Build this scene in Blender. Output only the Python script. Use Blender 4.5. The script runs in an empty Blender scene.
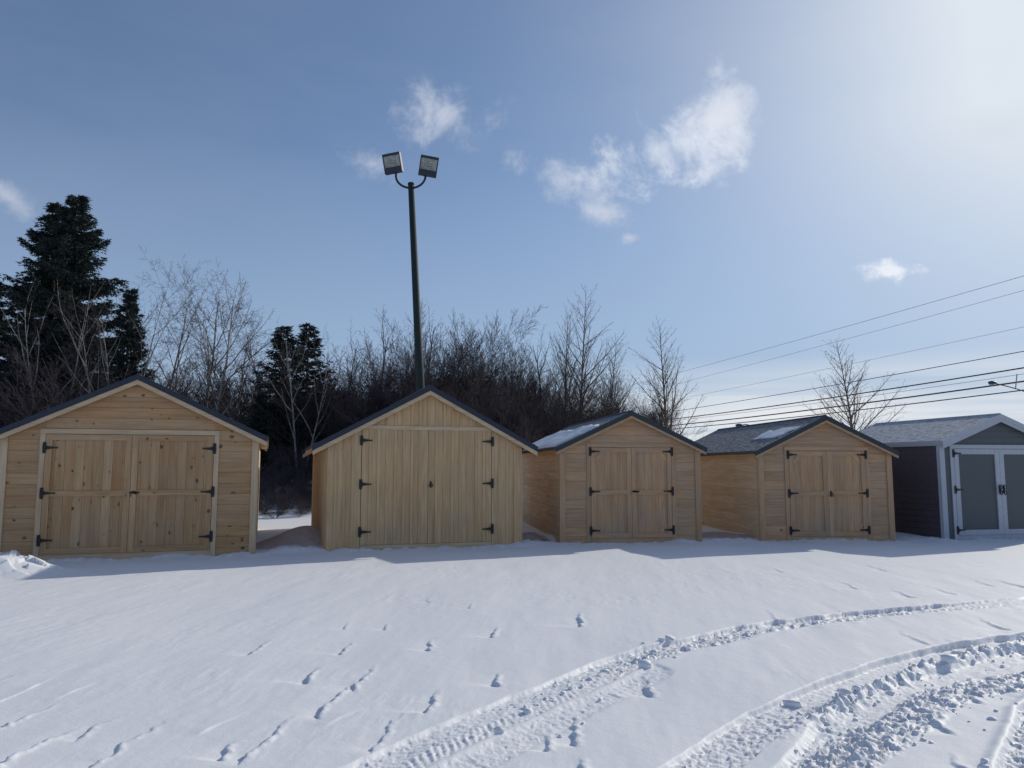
import bpy, math, random
import numpy as np
from mathutils import Vector, Matrix

PI = math.pi
R = math.radians
sc = bpy.context.scene
C = sc.collection
rng = random.Random(7)
nrg = np.random.default_rng(11)

# ------------------------------------------------------------------ camera model
F = 769.0
PITCH = R(6.07)
CAMZ = 1.5

def ray(px, py):
    a = px - 512.0
    b = 384.0 - py
    return (a, F * math.cos(PITCH) - b * math.sin(PITCH), F * math.sin(PITCH) + b * math.cos(PITCH))

def gp(px, py):
    v = ray(px, py)
    t = -CAMZ / v[2]
    return (v[0] * t, v[1] * t)

def at(px, py, Y):
    v = ray(px, py)
    t = Y / v[1]
    return Vector((v[0] * t, Y, CAMZ + v[2] * t))

SUN_AZ = R(50)
SUN_EL = R(25.2)
SUN = Vector((math.sin(SUN_AZ) * math.cos(SUN_EL), math.cos(SUN_AZ) * math.cos(SUN_EL), math.sin(SUN_EL)))

# ------------------------------------------------------------------ object helpers
def tag(o, label=None, cat=None, group=None, kind=None):
    if label: o['label'] = label
    if cat: o['category'] = cat
    if group: o['group'] = group
    if kind: o['kind'] = kind
    return o

def empty(name, loc=(0, 0, 0), rz=0.0):
    o = bpy.data.objects.new(name, None)
    o.location = loc
    o.rotation_euler = (0, 0, rz)
    o.empty_display_size = 0.3
    C.objects.link(o)
    return o

def link(name, me, mat, parent=None):
    o = bpy.data.objects.new(name, me)
    if mat is not None and len(me.materials) == 0:
        me.materials.append(mat)
    C.objects.link(o)
    if parent is not None:
        o.parent = parent
    return o

def copy_tree(o, parent=None):
    c = o.copy()
    C.objects.link(c)
    c.parent = parent
    for ch in list(o.children):
        copy_tree(ch, c)
    return c

class MB:
    """collects polygons; bc holds per-vertex board coordinates (along, across, id)"""
    def __init__(self):
        self.v = []; self.f = []; self.bc = []

    def add(self, vs, fs, bc=None):
        n = len(self.v)
        self.v += [tuple(p) for p in vs]
        self.f += [tuple(i + n for i in f) for f in fs]
        self.bc += bc if bc is not None else [(p[0], p[2], 0.0) for p in vs]

    def box(self, x0, x1, y0, y1, z0, z1, along=None):
        if x1 < x0: x0, x1 = x1, x0
        if y1 < y0: y0, y1 = y1, y0
        if z1 < z0: z0, z1 = z1, z0
        vs = [(x, y, z) for x in (x0, x1) for y in (y0, y1) for z in (z0, z1)]
        fs = [(0, 1, 3, 2), (4, 6, 7, 5), (0, 4, 5, 1), (2, 3, 7, 6), (0, 2, 6, 4), (1, 5, 7, 3)]
        d = (x1 - x0, y1 - y0, z1 - z0)
        if along is None: along = d.index(max(d))
        rid = rng.uniform(0, 100)
        ot = [i for i in (0, 1, 2) if i != along]
        bc = [(p[along], p[ot[0]] + p[ot[1]], rid) for p in vs]
        self.add(vs, fs, bc)

    def prism(self, poly, frame, d0, d1, bcs=None):
        """poly: 2D convex polygon; frame(a,b,d)->3D; extruded d0..d1"""
        n = len(poly)
        vs = [frame(a, b, d0) for a, b in poly] + [frame(a, b, d1) for a, b in poly]
        fs = [tuple(range(n)), tuple(range(2 * n - 1, n - 1, -1))]
        for i in range(n):
            j = (i + 1) % n
            fs.append((j, i, i + n, j + n))
        self.add(vs, fs, bcs * 2 if bcs else None)

    def tube(self, pts, rad, k=8, cap=True):
        pts = [Vector(p) for p in pts]
        if not isinstance(rad, (list, tuple)): rad = [rad] * len(pts)
        vs = []; fs = []
        prev = None
        for i, p in enumerate(pts):
            t = (pts[min(i + 1, len(pts) - 1)] - pts[max(i - 1, 0)]).normalized()
            if prev is None:
                a = Vector((0, 0, 1)) if abs(t.z) < 0.9 else Vector((1, 0, 0))
                u = t.cross(a).normalized()
            else:
                u = (prev - t * prev.dot(t)).normalized()
            prev = u
            w = t.cross(u)
            for j in range(k):
                an = 2 * PI * j / k
                vs.append(p + (u * math.cos(an) + w * math.sin(an)) * rad[i])
        for i in range(len(pts) - 1):
            for j in range(k):
                a = i * k + j; b = i * k + (j + 1) % k
                fs.append((a, b, b + k, a + k))
        if cap:
            fs.append(tuple(range(k - 1, -1, -1)))
            fs.append(tuple(range((len(pts) - 1) * k, len(pts) * k)))
        self.add(vs, fs)

    def build(self, name, mat, parent=None, smooth=False):
        me = bpy.data.meshes.new(name)
        me.from_pydata(self.v, [], self.f)
        at_ = me.attributes.new('bc', 'FLOAT_VECTOR', 'POINT')
        at_.data.foreach_set('vector', np.array(self.bc, dtype=np.float32).ravel())
        if smooth:
            me.polygons.foreach_set('use_smooth', [True] * len(me.polygons))
        me.update()
        import bmesh
        bm = bmesh.new(); bm.from_mesh(me)
        bmesh.ops.recalc_face_normals(bm, faces=bm.faces)
        bm.to_mesh(me); bm.free()
        return link(name, me, mat, parent)

def np_mesh(name, V, Fq, smooth=False):
    """fast mesh from numpy arrays, Fq: (n,k) faces of equal size"""
    me = bpy.data.meshes.new(name)
    V = np.asarray(V, dtype=np.float32); Fq = np.asarray(Fq, dtype=np.int32)
    me.vertices.add(len(V)); me.vertices.foreach_set('co', V.ravel())
    n, k = Fq.shape
    me.loops.add(n * k); me.loops.foreach_set('vertex_index', Fq.ravel())
    me.polygons.add(n)
    me.polygons.foreach_set('loop_start', np.arange(0, n * k, k, dtype=np.int32))
    if smooth:
        me.polygons.foreach_set('use_smooth', np.ones(n, dtype=bool))
    me.update(calc_edges=True)
    return me

def clip(poly, a, b, c):
    """keep the side a*x+b*y<=c of a 2D polygon"""
    out = []
    n = len(poly)
    for i in range(n):
        p = poly[i]; q = poly[(i + 1) % n]
        dp = a * p[0] + b * p[1] - c; dq = a * q[0] + b * q[1] - c
        if dp <= 1e-9: out.append(p)
        if (dp < -1e-9 and dq > 1e-9) or (dp > 1e-9 and dq < -1e-9):
            t = dp / (dp - dq)
            out.append((p[0] + (q[0] - p[0]) * t, p[1] + (q[1] - p[1]) * t))
    return out

# ------------------------------------------------------------------ materials
class NT:
    def __init__(self, name):
        self.m = bpy.data.materials.new(name)
        self.m.use_nodes = True
        self.nt = self.m.node_tree
        self.b = self.nt.nodes['Principled BSDF']
        self.out = self.nt.nodes['Material Output']
    def n(self, t, **kw):
        x = self.nt.nodes.new(t)
        for k, v in kw.items():
            if k.startswith('i_'):
                key = k[2:]
                key = int(key) if key.isdigit() else key.replace('_', ' ')
                x.inputs[key].default_value = v
            else: setattr(x, k, v)
        return x
    def l(self, a, b): self.nt.links.new(a, b)
    def math(self, op, a, b=None, c=None, clamp=False):
        x = self.n('ShaderNodeMath', operation=op, use_clamp=clamp)
        for i, s in enumerate((a, b, c)):
            if s is None: continue
            if isinstance(s, (int, float)): x.inputs[i].default_value = s
            else: self.l(s, x.inputs[i])
        return x.outputs[0]
    def ramp(self, fac, stops, interp='LINEAR'):
        x = self.n('ShaderNodeValToRGB')
        x.color_ramp.interpolation = interp
        el = x.color_ramp.elements
        while len(el) < len(stops): el.new(0.5)
        for e, (p, c) in zip(el, stops):
            e.position = p
            e.color = (*c, 1) if len(c) == 3 else c
        self.l(fac, x.inputs[0])
        return x.outputs[0]
    def mix(self, fac, a, b, mode='MIX'):
        x = self.n('ShaderNodeMix', data_type='RGBA', blend_type=mode)
        for s, i in ((fac, 0), (a, 6), (b, 7)):
            if isinstance(s, (int, float)): x.inputs[i].default_value = s
            elif isinstance(s, tuple): x.inputs[i].default_value = (*s, 1)
            else: self.l(s, x.inputs[i])
        return x.outputs[2]
    def noise(self, vec, scale, detail=3, rough=0.5, out=0, dist=0.0):
        x = self.n('ShaderNodeTexNoise')
        x.inputs['Scale'].default_value = scale
        x.inputs['Detail'].default_value = detail
        x.inputs['Roughness'].default_value = rough
        x.inputs['Distortion'].default_value = dist
        if vec is not None: self.l(vec, x.inputs['Vector'])
        return x.outputs[out]
    def mapping(self, vec, scale=(1, 1, 1), loc=(0, 0, 0)):
        x = self.n('ShaderNodeMapping')
        x.inputs['Scale'].default_value = scale
        x.inputs['Location'].default_value = loc
        self.l(vec, x.inputs[0])
        return x.outputs[0]
    def bump(self, h, strength, dist=0.01):
        x = self.n('ShaderNodeBump')
        x.inputs['Strength'].default_value = strength
        x.inputs['Distance'].default_value = dist
        self.l(h, x.inputs['Height'])
        self.l(x.outputs[0], self.b.inputs['Normal'])

def wood(name, tones, knot_amt, knot_col=(0.10, 0.045, 0.02), grey=0.0, knot_scale=4.5, kp=2.0):
    t = NT(name)
    a = t.n('ShaderNodeAttribute', attribute_name='bc').outputs['Vector']
    sep = t.n('ShaderNodeSeparateXYZ'); t.l(a, sep.inputs[0])
    idz = t.math('MULTIPLY', sep.outputs[2], 7.31)
    v = t.n('ShaderNodeCombineXYZ')
    t.l(sep.outputs[0], v.inputs[0]); t.l(sep.outputs[1], v.inputs[1]); t.l(idz, v.inputs[2])
    vec = v.outputs[0]
    # knots: one voronoi cell each, elongated along the board, size by cell
    vo = t.n('ShaderNodeTexVoronoi', voronoi_dimensions='3D')
    vo.inputs['Scale'].default_value = knot_scale
    wob = t.noise(t.mapping(vec, (14, 14, 1)), 1.0, 3, 0.6, out=1)
    wv = t.n('ShaderNodeVectorMath', operation='SCALE'); t.l(wob, wv.inputs[0]); wv.inputs['Scale'].default_value = 0.045
    wa = t.n('ShaderNodeVectorMath', operation='ADD'); t.l(vec, wa.inputs[0]); t.l(wv.outputs[0], wa.inputs[1])
    t.l(t.mapping(wa.outputs[0], (0.75, 1.0, 1.0)), vo.inputs['Vector'])
    s2 = t.n('ShaderNodeSeparateColor'); t.l(vo.outputs['Color'], s2.inputs[0])
    rad = t.math('MULTIPLY', t.math('POWER', s2.outputs[0], kp), knot_amt)
    near = t.math('SUBTRACT', rad, vo.outputs['Distance']); near = t.math('SUBTRACT', near, 0.05)
    knot = t.math('MULTIPLY', t.math('MULTIPLY', near, 14.0, clamp=True), t.math('ADD', t.math('MULTIPLY', s2.outputs[1], 0.5), 0.55), clamp=True)
    halo = t.math('MULTIPLY', t.math('ADD', near, 0.10), 3.5, clamp=True)
    # grain
    gv = t.mapping(vec, (1.6, 26.0, 1.0))
    g = t.noise(gv, 1.0, 4, 0.6, dist=0.6)
    gw = t.noise(t.mapping(vec, (0.7, 7.0, 1.0)), 1.0, 2, 0.5, dist=1.2)
    white = t.n('ShaderNodeTexWhiteNoise', noise_dimensions='1D'); t.l(sep.outputs[2], white.inputs['W'])
    base = t.ramp(white.outputs['Value'], [(i / (len(tones) - 1), c) for i, c in enumerate(tones)])
    gr = t.ramp(g, [(0.3, (0.80, 0.74, 0.68)), (0.62, (1.06, 1.05, 1.03))])
    c = t.mix(0.8, base, gr, 'MULTIPLY')
    gr2 = t.ramp(gw, [(0.35, (0.86, 0.80, 0.74)), (0.6, (1.04, 1.04, 1.04))])
    c = t.mix(0.7, c, gr2, 'MULTIPLY')
    c = t.mix(t.math('MULTIPLY', halo, 0.5), c, (0.30, 0.16, 0.075))
    c = t.mix(knot, c, knot_col)
    # weather marks close to the snow and random grey wash
    oc = t.n('ShaderNodeTexCoord').outputs['Object']
    w = t.noise(oc, 1.3, 4, 0.6)
    c = t.mix(t.math('MULTIPLY', t.ramp(w, [(0.42, (0, 0, 0)), (0.72, (1, 1, 1))]), 0.25 + grey), c, (0.36, 0.32, 0.27))
    t.l(c, t.b.inputs['Base Color'])
    t.b.inputs['Roughness'].default_value = 0.72
    t.b.inputs['Specular IOR Level'].default_value = 0.25
    t.bump(g, 0.25, 0.004)
    return t.m

M = {}
pine = [(0.456, 0.281, 0.139), (0.565, 0.367, 0.195), (0.502, 0.293, 0.139), (0.602, 0.407, 0.23), (0.429, 0.252, 0.125), (0.547, 0.342, 0.174)]
M['pine_knotty'] = wood('knotty_pine', pine, 0.36, knot_scale=9.0, kp=1.6)
M['pine_batten'] = wood('batten_spruce', [(0.649, 0.451, 0.242), (0.715, 0.513, 0.29), (0.596, 0.4, 0.213), (0.693, 0.482, 0.271)], 0.13, (0.30, 0.15, 0.06))
M['pine_grey'] = wood('weathered_pine', [(0.6, 0.38, 0.216), (0.54, 0.35, 0.2), (0.648, 0.41, 0.232), (0.588, 0.36, 0.2), (0.492, 0.32, 0.184)], 0.17, (0.18, 0.10, 0.055), 0.15)
M['pine_side'] = wood('bounce_lit_pine', [(0.64, 0.51, 0.35), (0.58, 0.45, 0.30), (0.68, 0.55, 0.38), (0.60, 0.475, 0.32)], 0.17, (0.22, 0.10, 0.045))  # side wall pine, bounced sunlight from the neighbouring shed lightens the colour
M['pine_trim'] = wood('trim_pine', [(0.68, 0.52, 0.34), (0.62, 0.46, 0.29), (0.72, 0.56, 0.38)], 0.14, (0.24, 0.12, 0.05))
M['pine_rail'] = wood('red_rail', [(0.52, 0.34, 0.22), (0.50, 0.36, 0.25)], 0.15, (0.2, 0.1, 0.05))

def plain(name, col, rough=0.6, metal=0.0, var=0.25, scale=12.0, bump=0.0):
    t = NT(name)
    oc = t.n('ShaderNodeTexCoord').outputs['Object']
    n = t.noise(oc, scale, 4, 0.6)
    lo = tuple(x * (1 - var) for x in col); hi = tuple(min(1, x * (1 + var)) for x in col)
    t.l(t.ramp(n, [(0.3, lo), (0.7, hi)]), t.b.inputs['Base Color'])
    t.b.inputs['Roughness'].default_value = rough
    t.b.inputs['Metallic'].default_value = metal
    if bump: t.bump(n, bump, 0.01)
    return t.m

M['navy_metal'] = plain('navy_metal', (0.012, 0.020, 0.040), 0.45, 0.0)
M['green_metal'] = plain('slate_metal', (0.022, 0.034, 0.042), 0.5, 0.0)
M['black_iron'] = plain('black_iron', (0.006, 0.006, 0.007), 0.45)
M['white_trim'] = plain('white_trim', (0.44, 0.46, 0.50), 0.5, var=0.06)
M['grey_panel'] = plain('grey_panel', (0.092, 0.104, 0.112), 0.6, var=0.04)
M['grey_siding'] = plain('grey_siding', (0.075, 0.062, 0.080), 0.6, var=0.12)
M['skid'] = plain('skid_timber', (0.05, 0.035, 0.02), 0.8)
M['pole_paint'] = plain('pole_paint', (0.012, 0.024, 0.024), 0.75)
M['lamp_housing'] = plain('lamp_housing', (0.018, 0.024, 0.036), 0.45)
M['lamp_lens'] = plain('lamp_lens', (0.30, 0.30, 0.28), 0.15, var=0.5, scale=9)
M['reflector'] = plain('lamp_reflector', (0.38, 0.37, 0.33), 0.3, metal=0.5, var=0.2)
M['cable'] = plain('cable_rubber', (0.05, 0.055, 0.065), 0.7)
M['cable_pale'] = plain('cable_aluminium', (0.60, 0.63, 0.68), 0.6)
M['pole_wood'] = plain('pole_wood', (0.11, 0.08, 0.06), 0.85, scale=3, bump=0.4)
M['steel'] = plain('galvanised_steel', (0.30, 0.31, 0.33), 0.4, metal=0.6)
M['ceramic'] = plain('brown_ceramic', (0.10, 0.05, 0.03), 0.25)

def shingle(name, col, snow, lo=0.45, hi=0.62, sscale=3.0):
    t = NT(name)
    a = t.n('ShaderNodeAttribute', attribute_name='bc').outputs['Vector']
    br = t.n('ShaderNodeTexBrick')
    br.inputs['Scale'].default_value = 1.0
    br.inputs['Brick Width'].default_value = 0.30
    br.inputs['Row Height'].default_value = 0.14
    br.inputs['Mortar Size'].default_value = 0.006
    br.inputs['Color1'].default_value = (*[x * 0.7 for x in col], 1)
    br.inputs['Color2'].default_value = (*[x * 1.3 for x in col], 1)
    br.inputs['Mortar'].default_value = (*[x * 0.3 for x in col], 1)
    t.l(a, br.inputs['Vector'])
    g = t.noise(a, 90, 2)
    c = t.mix(0.5, br.outputs['Color'], t.ramp(g, [(0.3, (0.6, 0.6, 0.6)), (0.7, (1.3, 1.3, 1.3))]), 'MULTIPLY')
    n = t.noise(t.mapping(a, (1.0, 1.6, 1.0)), sscale, 6, 0.68, dist=0.3)
    m = t.ramp(n, [(lo, (0, 0, 0)), (hi, (1, 1, 1))])
    n2 = t.noise(a, 45, 3, 0.6)
    m2 = t.math('MULTIPLY', t.math('MULTIPLY', m, t.ramp(n2, [(0.35, (0.3, 0.3, 0.3)), (0.6, (1, 1, 1))])), snow, clamp=True)
    c = t.mix(m2, c, (0.80, 0.82, 0.85))
    t.l(c, t.b.inputs['Base Color'])
    t.b.inputs['Roughness'].default_value = 0.85
    t.bump(t.math('ADD', g, br.outputs['Fac']), 0.4, 0.006)
    return t.m

M['shingle_dark'] = shingle('dark_shingle', (0.030, 0.036, 0.046), 0.62, 0.36, 0.66, 7.0)
M['shingle_frost'] = shingle('frosted_shingle', (0.045, 0.05, 0.06), 0.9, 0.25, 0.55, 6.0)

def snow_mat():
    t = NT('snow')
    oc = t.n('ShaderNodeTexCoord').outputs['Object']
    n = t.noise(oc, 0.35, 4, 0.55)
    c = t.ramp(n, [(0.3, (0.80, 0.815, 0.845)), (0.7, (0.85, 0.86, 0.875))])
    da = t.n('ShaderNodeAttribute', attribute_name='brown_tint').outputs['Fac']
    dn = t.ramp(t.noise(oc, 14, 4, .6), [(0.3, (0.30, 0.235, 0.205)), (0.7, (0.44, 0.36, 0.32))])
    c = t.mix(t.math('MULTIPLY', da, 0.9), c, dn)  # mixes a brown tone into the snow where the mask is set
    t.l(c, t.b.inputs['Base Color'])
    t.b.inputs['Roughness'].default_value = 0.62
    t.b.inputs['Specular IOR Level'].default_value = 0.22
    f1 = t.noise(oc, 60, 4, 0.62)
    f2 = t.noise(t.mapping(oc, (1.0, 1.0, 1.0)), 9, 4, 0.6)
    h = t.math('ADD', t.math('MULTIPLY', f1, 0.35), f2)
    t.bump(h, 0.32, 0.012)
    return t.m
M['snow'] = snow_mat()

def bark(name, lo, hi, sc_=(6, 6, 1.5), dark=None):
    t = NT(name)
    oc = t.n('ShaderNodeTexCoord').outputs['Object']
    n = t.noise(t.mapping(oc, sc_), 3.0, 4, 0.6)
    c = t.ramp(n, [(0.35, lo), (0.65, hi)])
    if dark:
        n2 = t.noise(t.mapping(oc, (2.0, 2.0, 9.0)), 2.2, 3, 0.6)
        c = t.mix(t.ramp(n2, [(0.56, (0, 0, 0)), (0.63, (1, 1, 1))]), c, dark)
    # each tree a little different
    oi = t.n('ShaderNodeObjectInfo')
    k = t.math('ADD', t.math('MULTIPLY', oi.outputs['Random'], 0.5), 0.75)
    vm = t.n('ShaderNodeVectorMath', operation='SCALE'); t.l(c, vm.inputs[0]); t.l(k, vm.inputs['Scale'])
    t.l(vm.outputs[0], t.b.inputs['Base Color'])
    t.b.inputs['Roughness'].default_value = 0.85
    t.b.inputs['Specular IOR Level'].default_value = 0.15
    return t.m
M['birch_bark'] = bark('birch_bark', (0.22, 0.20, 0.19), (0.42, 0.385, 0.36), dark=(0.05, 0.045, 0.04))
M['birch_twig'] = bark('birch_twig', (0.07, 0.058, 0.058), (0.13, 0.11, 0.105))
M['dark_bark'] = bark('dark_bark', (0.055, 0.048, 0.05), (0.11, 0.095, 0.095))
M['dark_twig'] = bark('dark_twig', (0.050, 0.042, 0.048), (0.085, 0.070, 0.076))
M['poplar_bark'] = bark('poplar_bark', (0.10, 0.09, 0.08), (0.18, 0.16, 0.14))
M['poplar_twig'] = bark('poplar_twig', (0.10, 0.08, 0.065), (0.17, 0.14, 0.11))
M['spruce_bark'] = bark('spruce_bark', (0.05, 0.04, 0.034), (0.10, 0.08, 0.07))
def needles():
    t = NT('spruce_needles')
    oc = t.n('ShaderNodeTexCoord').outputs['Object']
    n = t.noise(oc, 1.6, 3, 0.6)
    c = t.ramp(n, [(0.35, (0.018, 0.030, 0.030)), (0.7, (0.046, 0.064, 0.054))])
    t.l(c, t.b.inputs['Base Color'])
    t.b.inputs['Roughness'].default_value = 0.75
    t.b.inputs['Specular IOR Level'].default_value = 0.2
    return t.m
M['needles'] = needles()

# ------------------------------------------------------------------ noise for the snow surface
def _h(ix, iy, s):
    n = (ix.astype(np.int64) * 374761393 + iy.astype(np.int64) * 668265263 + s * 974634777) & 0xFFFFFFFF
    n = ((n ^ (n >> 13)) * 1274126177) & 0xFFFFFFFF
    n = (n ^ (n >> 16)) & 0xFFFFFFFF
    return n / 4294967295.0

def vn(x, y, s=0):
    ix = np.floor(x); iy = np.floor(y)
    fx = x - ix; fy = y - iy
    fx = fx * fx * fx * (fx * (fx * 6 - 15) + 10); fy = fy * fy * fy * (fy * (fy * 6 - 15) + 10)
    a = _h(ix, iy, s); b = _h(ix + 1, iy, s); c = _h(ix, iy + 1, s); d = _h(ix + 1, iy + 1, s)
    return (a + (b - a) * fx) * (1 - fy) + (c + (d - c) * fx) * fy - 0.5

def fbm(x, y, s=0, o=4, g=0.5):
    r = 0; a = 1.0
    for i in range(o):
        r = r + a * vn(x * 2 ** i + 17.3 * i, y * 2 ** i - 9.1 * i, s + i)
        a *= g
    return r

def worley(x, y, s=0):
    """distance to nearest cell point and that cell's random value"""
    ix = np.floor(x); iy = np.floor(y)
    best = np.full(x.shape, 9.0); val = np.zeros(x.shape); gx = np.zeros(x.shape); gy = np.zeros(x.shape)
    for dx in (-1, 0, 1):
        for dy in (-1, 0, 1):
            cx = ix + dx; cy = iy + dy
            qx = cx + _h(cx, cy, s + 5); qy = cy + _h(cx, cy, s + 9)
            d = (x - qx) ** 2 + (y - qy) ** 2
            m = d < best
            best = np.where(m, d, best)
            val = np.where(m, _h(cx, cy, s + 13), val)
            gx = np.where(m, (x - qx) * (_h(cx, cy, s + 21) - 0.5) + (y - qy) * (_h(cx, cy, s + 22) - 0.5), gx)
    return np.sqrt(best), val, gx

def sstep(e0, e1, x):
    t = np.clip((x - e0) / (e1 - e0), 0, 1)
    return t * t * (3 - 2 * t)

def smooth_poly(pix):
    P = [np.array(gp(*p)) for p in pix]
    out = []
    for i in range(len(P) - 1):
        p0 = P[max(i - 1, 0)]; p1 = P[i]; p2 = P[i + 1]; p3 = P[min(i + 2, len(P) - 1)]
        for k in range(5):
            t = k / 5
            out.append(0.5 * ((2 * p1) + (-p0 + p2) * t + (2 * p0 - 5 * p1 + 4 * p2 - p3) * t * t + (-p0 + 3 * p1 - 3 * p2 + p3) * t ** 3))
    out.append(P[-1])
    return out

def poly_dist(x, y, pts):
    """signed lateral distance (positive = left of travel) and arclength"""
    bd = np.full(x.shape, 1e9); bs = np.zeros(x.shape); ba = np.zeros(x.shape)
    s0 = 0.0
    for a, b in zip(pts[:-1], pts[1:]):
        d = b - a; L = math.hypot(*d)
        if L < 1e-6: continue
        ux, uy = d / L
        t = np.clip((x - a[0]) * ux + (y - a[1]) * uy, 0, L)
        ex = x - (a[0] + ux * t); ey = y - (a[1] + uy * t)
        dd = ex * ex + ey * ey
        m = dd < bd
        bd = np.where(m, dd, bd)
        bs = np.where(m, np.sign(ux * (y - a[1]) - uy * (x - a[0])), bs)
        ba = np.where(m, s0 + t, ba)
        s0 += L
    return np.sqrt(bd) * bs, ba

# wheel tracks on the ground, taken along their far edges
TR1 = smooth_poly([(250, 800), (340, 768), (420, 733), (500, 700), (560, 676), (620, 654), (680, 640), (740, 626), (800, 617), (870, 609), (940, 604), (1030, 597), (1120, 590)])
TR1b = smooth_poly([(360, 800), (430, 772), (500, 738), (560, 708), (600, 690), (640, 672)])
TR2 = smooth_poly([(560, 830), (660, 770), (720, 728), (750, 712), (794, 692), (839, 675), (886, 658), (928, 647), (972, 640), (1030, 631), (1120, 620)])
TR2b = smooth_poly([(640, 860), (770, 775), (824, 716), (860, 698), (898, 681), (963, 662), (1005, 651), (1100, 638)])
TR3 = smooth_poly([(720, 850), (800, 765), (850, 730), (868, 718), (898, 702), (930, 688), (978, 680), (1030, 676), (1120, 668)])
TR4 = smooth_poly([(985, 830), (1000, 768), (1012, 735), (1024, 705), (1060, 680)])

SCARS = [  # px, py, depth, width, length
    (262, 646, .030, .07, .35), (347, 645, .030, .07, .30), (316, 671, .05, .11, .30), (345, 690, .045, .08, .55),
    (368, 672, .035, .06, .45), (278, 728, .045, .06, .50), (392, 722, .03, .10, .45), (435, 697, .05, .07, .30), (500, 676, .045, .06, .25),
    (578, 617, .06, .13, .45), (494, 630, .045, .08, .28), (433, 642, .035, .07, .30), (388, 625, .02, .06, .2), (346, 625, .02, .08, .2),
    (30, 716, .05, .07, .45), (46, 742, .055, .08, .45), (15, 756, .05, .08, .4), (100, 725, .03, .05, .25),
    (140, 735, .035, .10, .55), (232, 744, .04, .05, .2), (572, 723, .045, .05, .35), (545, 737, .035, .08, .2), 
    (645, 681, .05, .10, .35), (3, 680, .03, .06, .2), (580, 765, .05, .08, .2),
    (776, 569, .02, .10, .4), (845, 583, .025, .12, .5), (898, 592, .03, .10, .4), (935, 588, .02, .10, .5), (975, 580, .02, .12, .5),
    (1005, 582, .03, .12, .5), (770, 614, .02, .10, .5), (870, 566, .02, .14, .6), (985, 621, .03, .10, .4), (905, 634, .02, .09, .4),
    (960, 690, .03, .08, .3), (920, 714, .03, .12, .35), (955, 762, .03, .06, .25), (470, 606, .02, .07, .2), (430, 599, .015, .07, .25)]
STREAKS = [((-20, 714), (62, 674)), ((52, 703), (103, 681)), ((-10, 733), (28, 719)), ((195, 737), (246, 712)), ((320, 729), (366, 706)), ((885, 567), (1000, 566)), ((600, 690), (632, 702)), ((460, 752), (480, 768))]

def unit(v):
    return v / math.hypot(*v)
WIND = unit(np.array(gp(100, 681)) - np.array(gp(20, 716)))

SHED_FRONTS = []   # filled below: (P, yaw, W, depth)
def shed_specs():
    return [
        dict(P=(-4.58 - 3.95 * math.cos(R(17.5)), 13.84 - 3.95 * math.sin(R(17.5))), yaw=17.5, W=3.95, D=5.0),
        dict(P=(-3.39, 14.18), yaw=17, W=3.75, D=5.0),
        dict(P=(1.0, 15.67), yaw=7.6, W=2.88, D=6.1),
        dict(P=(5.15, 16.09), yaw=5.0, W=2.82, D=6.1),
        dict(P=(9.04, 16.31), yaw=12.0, W=2.86, D=3.7)]
SP = shed_specs()
front_line = []
for s in SP:
    c, n = math.cos(R(s['yaw'])), math.sin(R(s['yaw']))
    front_line.append(np.array(s['P'])); front_line.append(np.array(s['P']) + s['W'] * np.array((c, n)))

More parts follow.
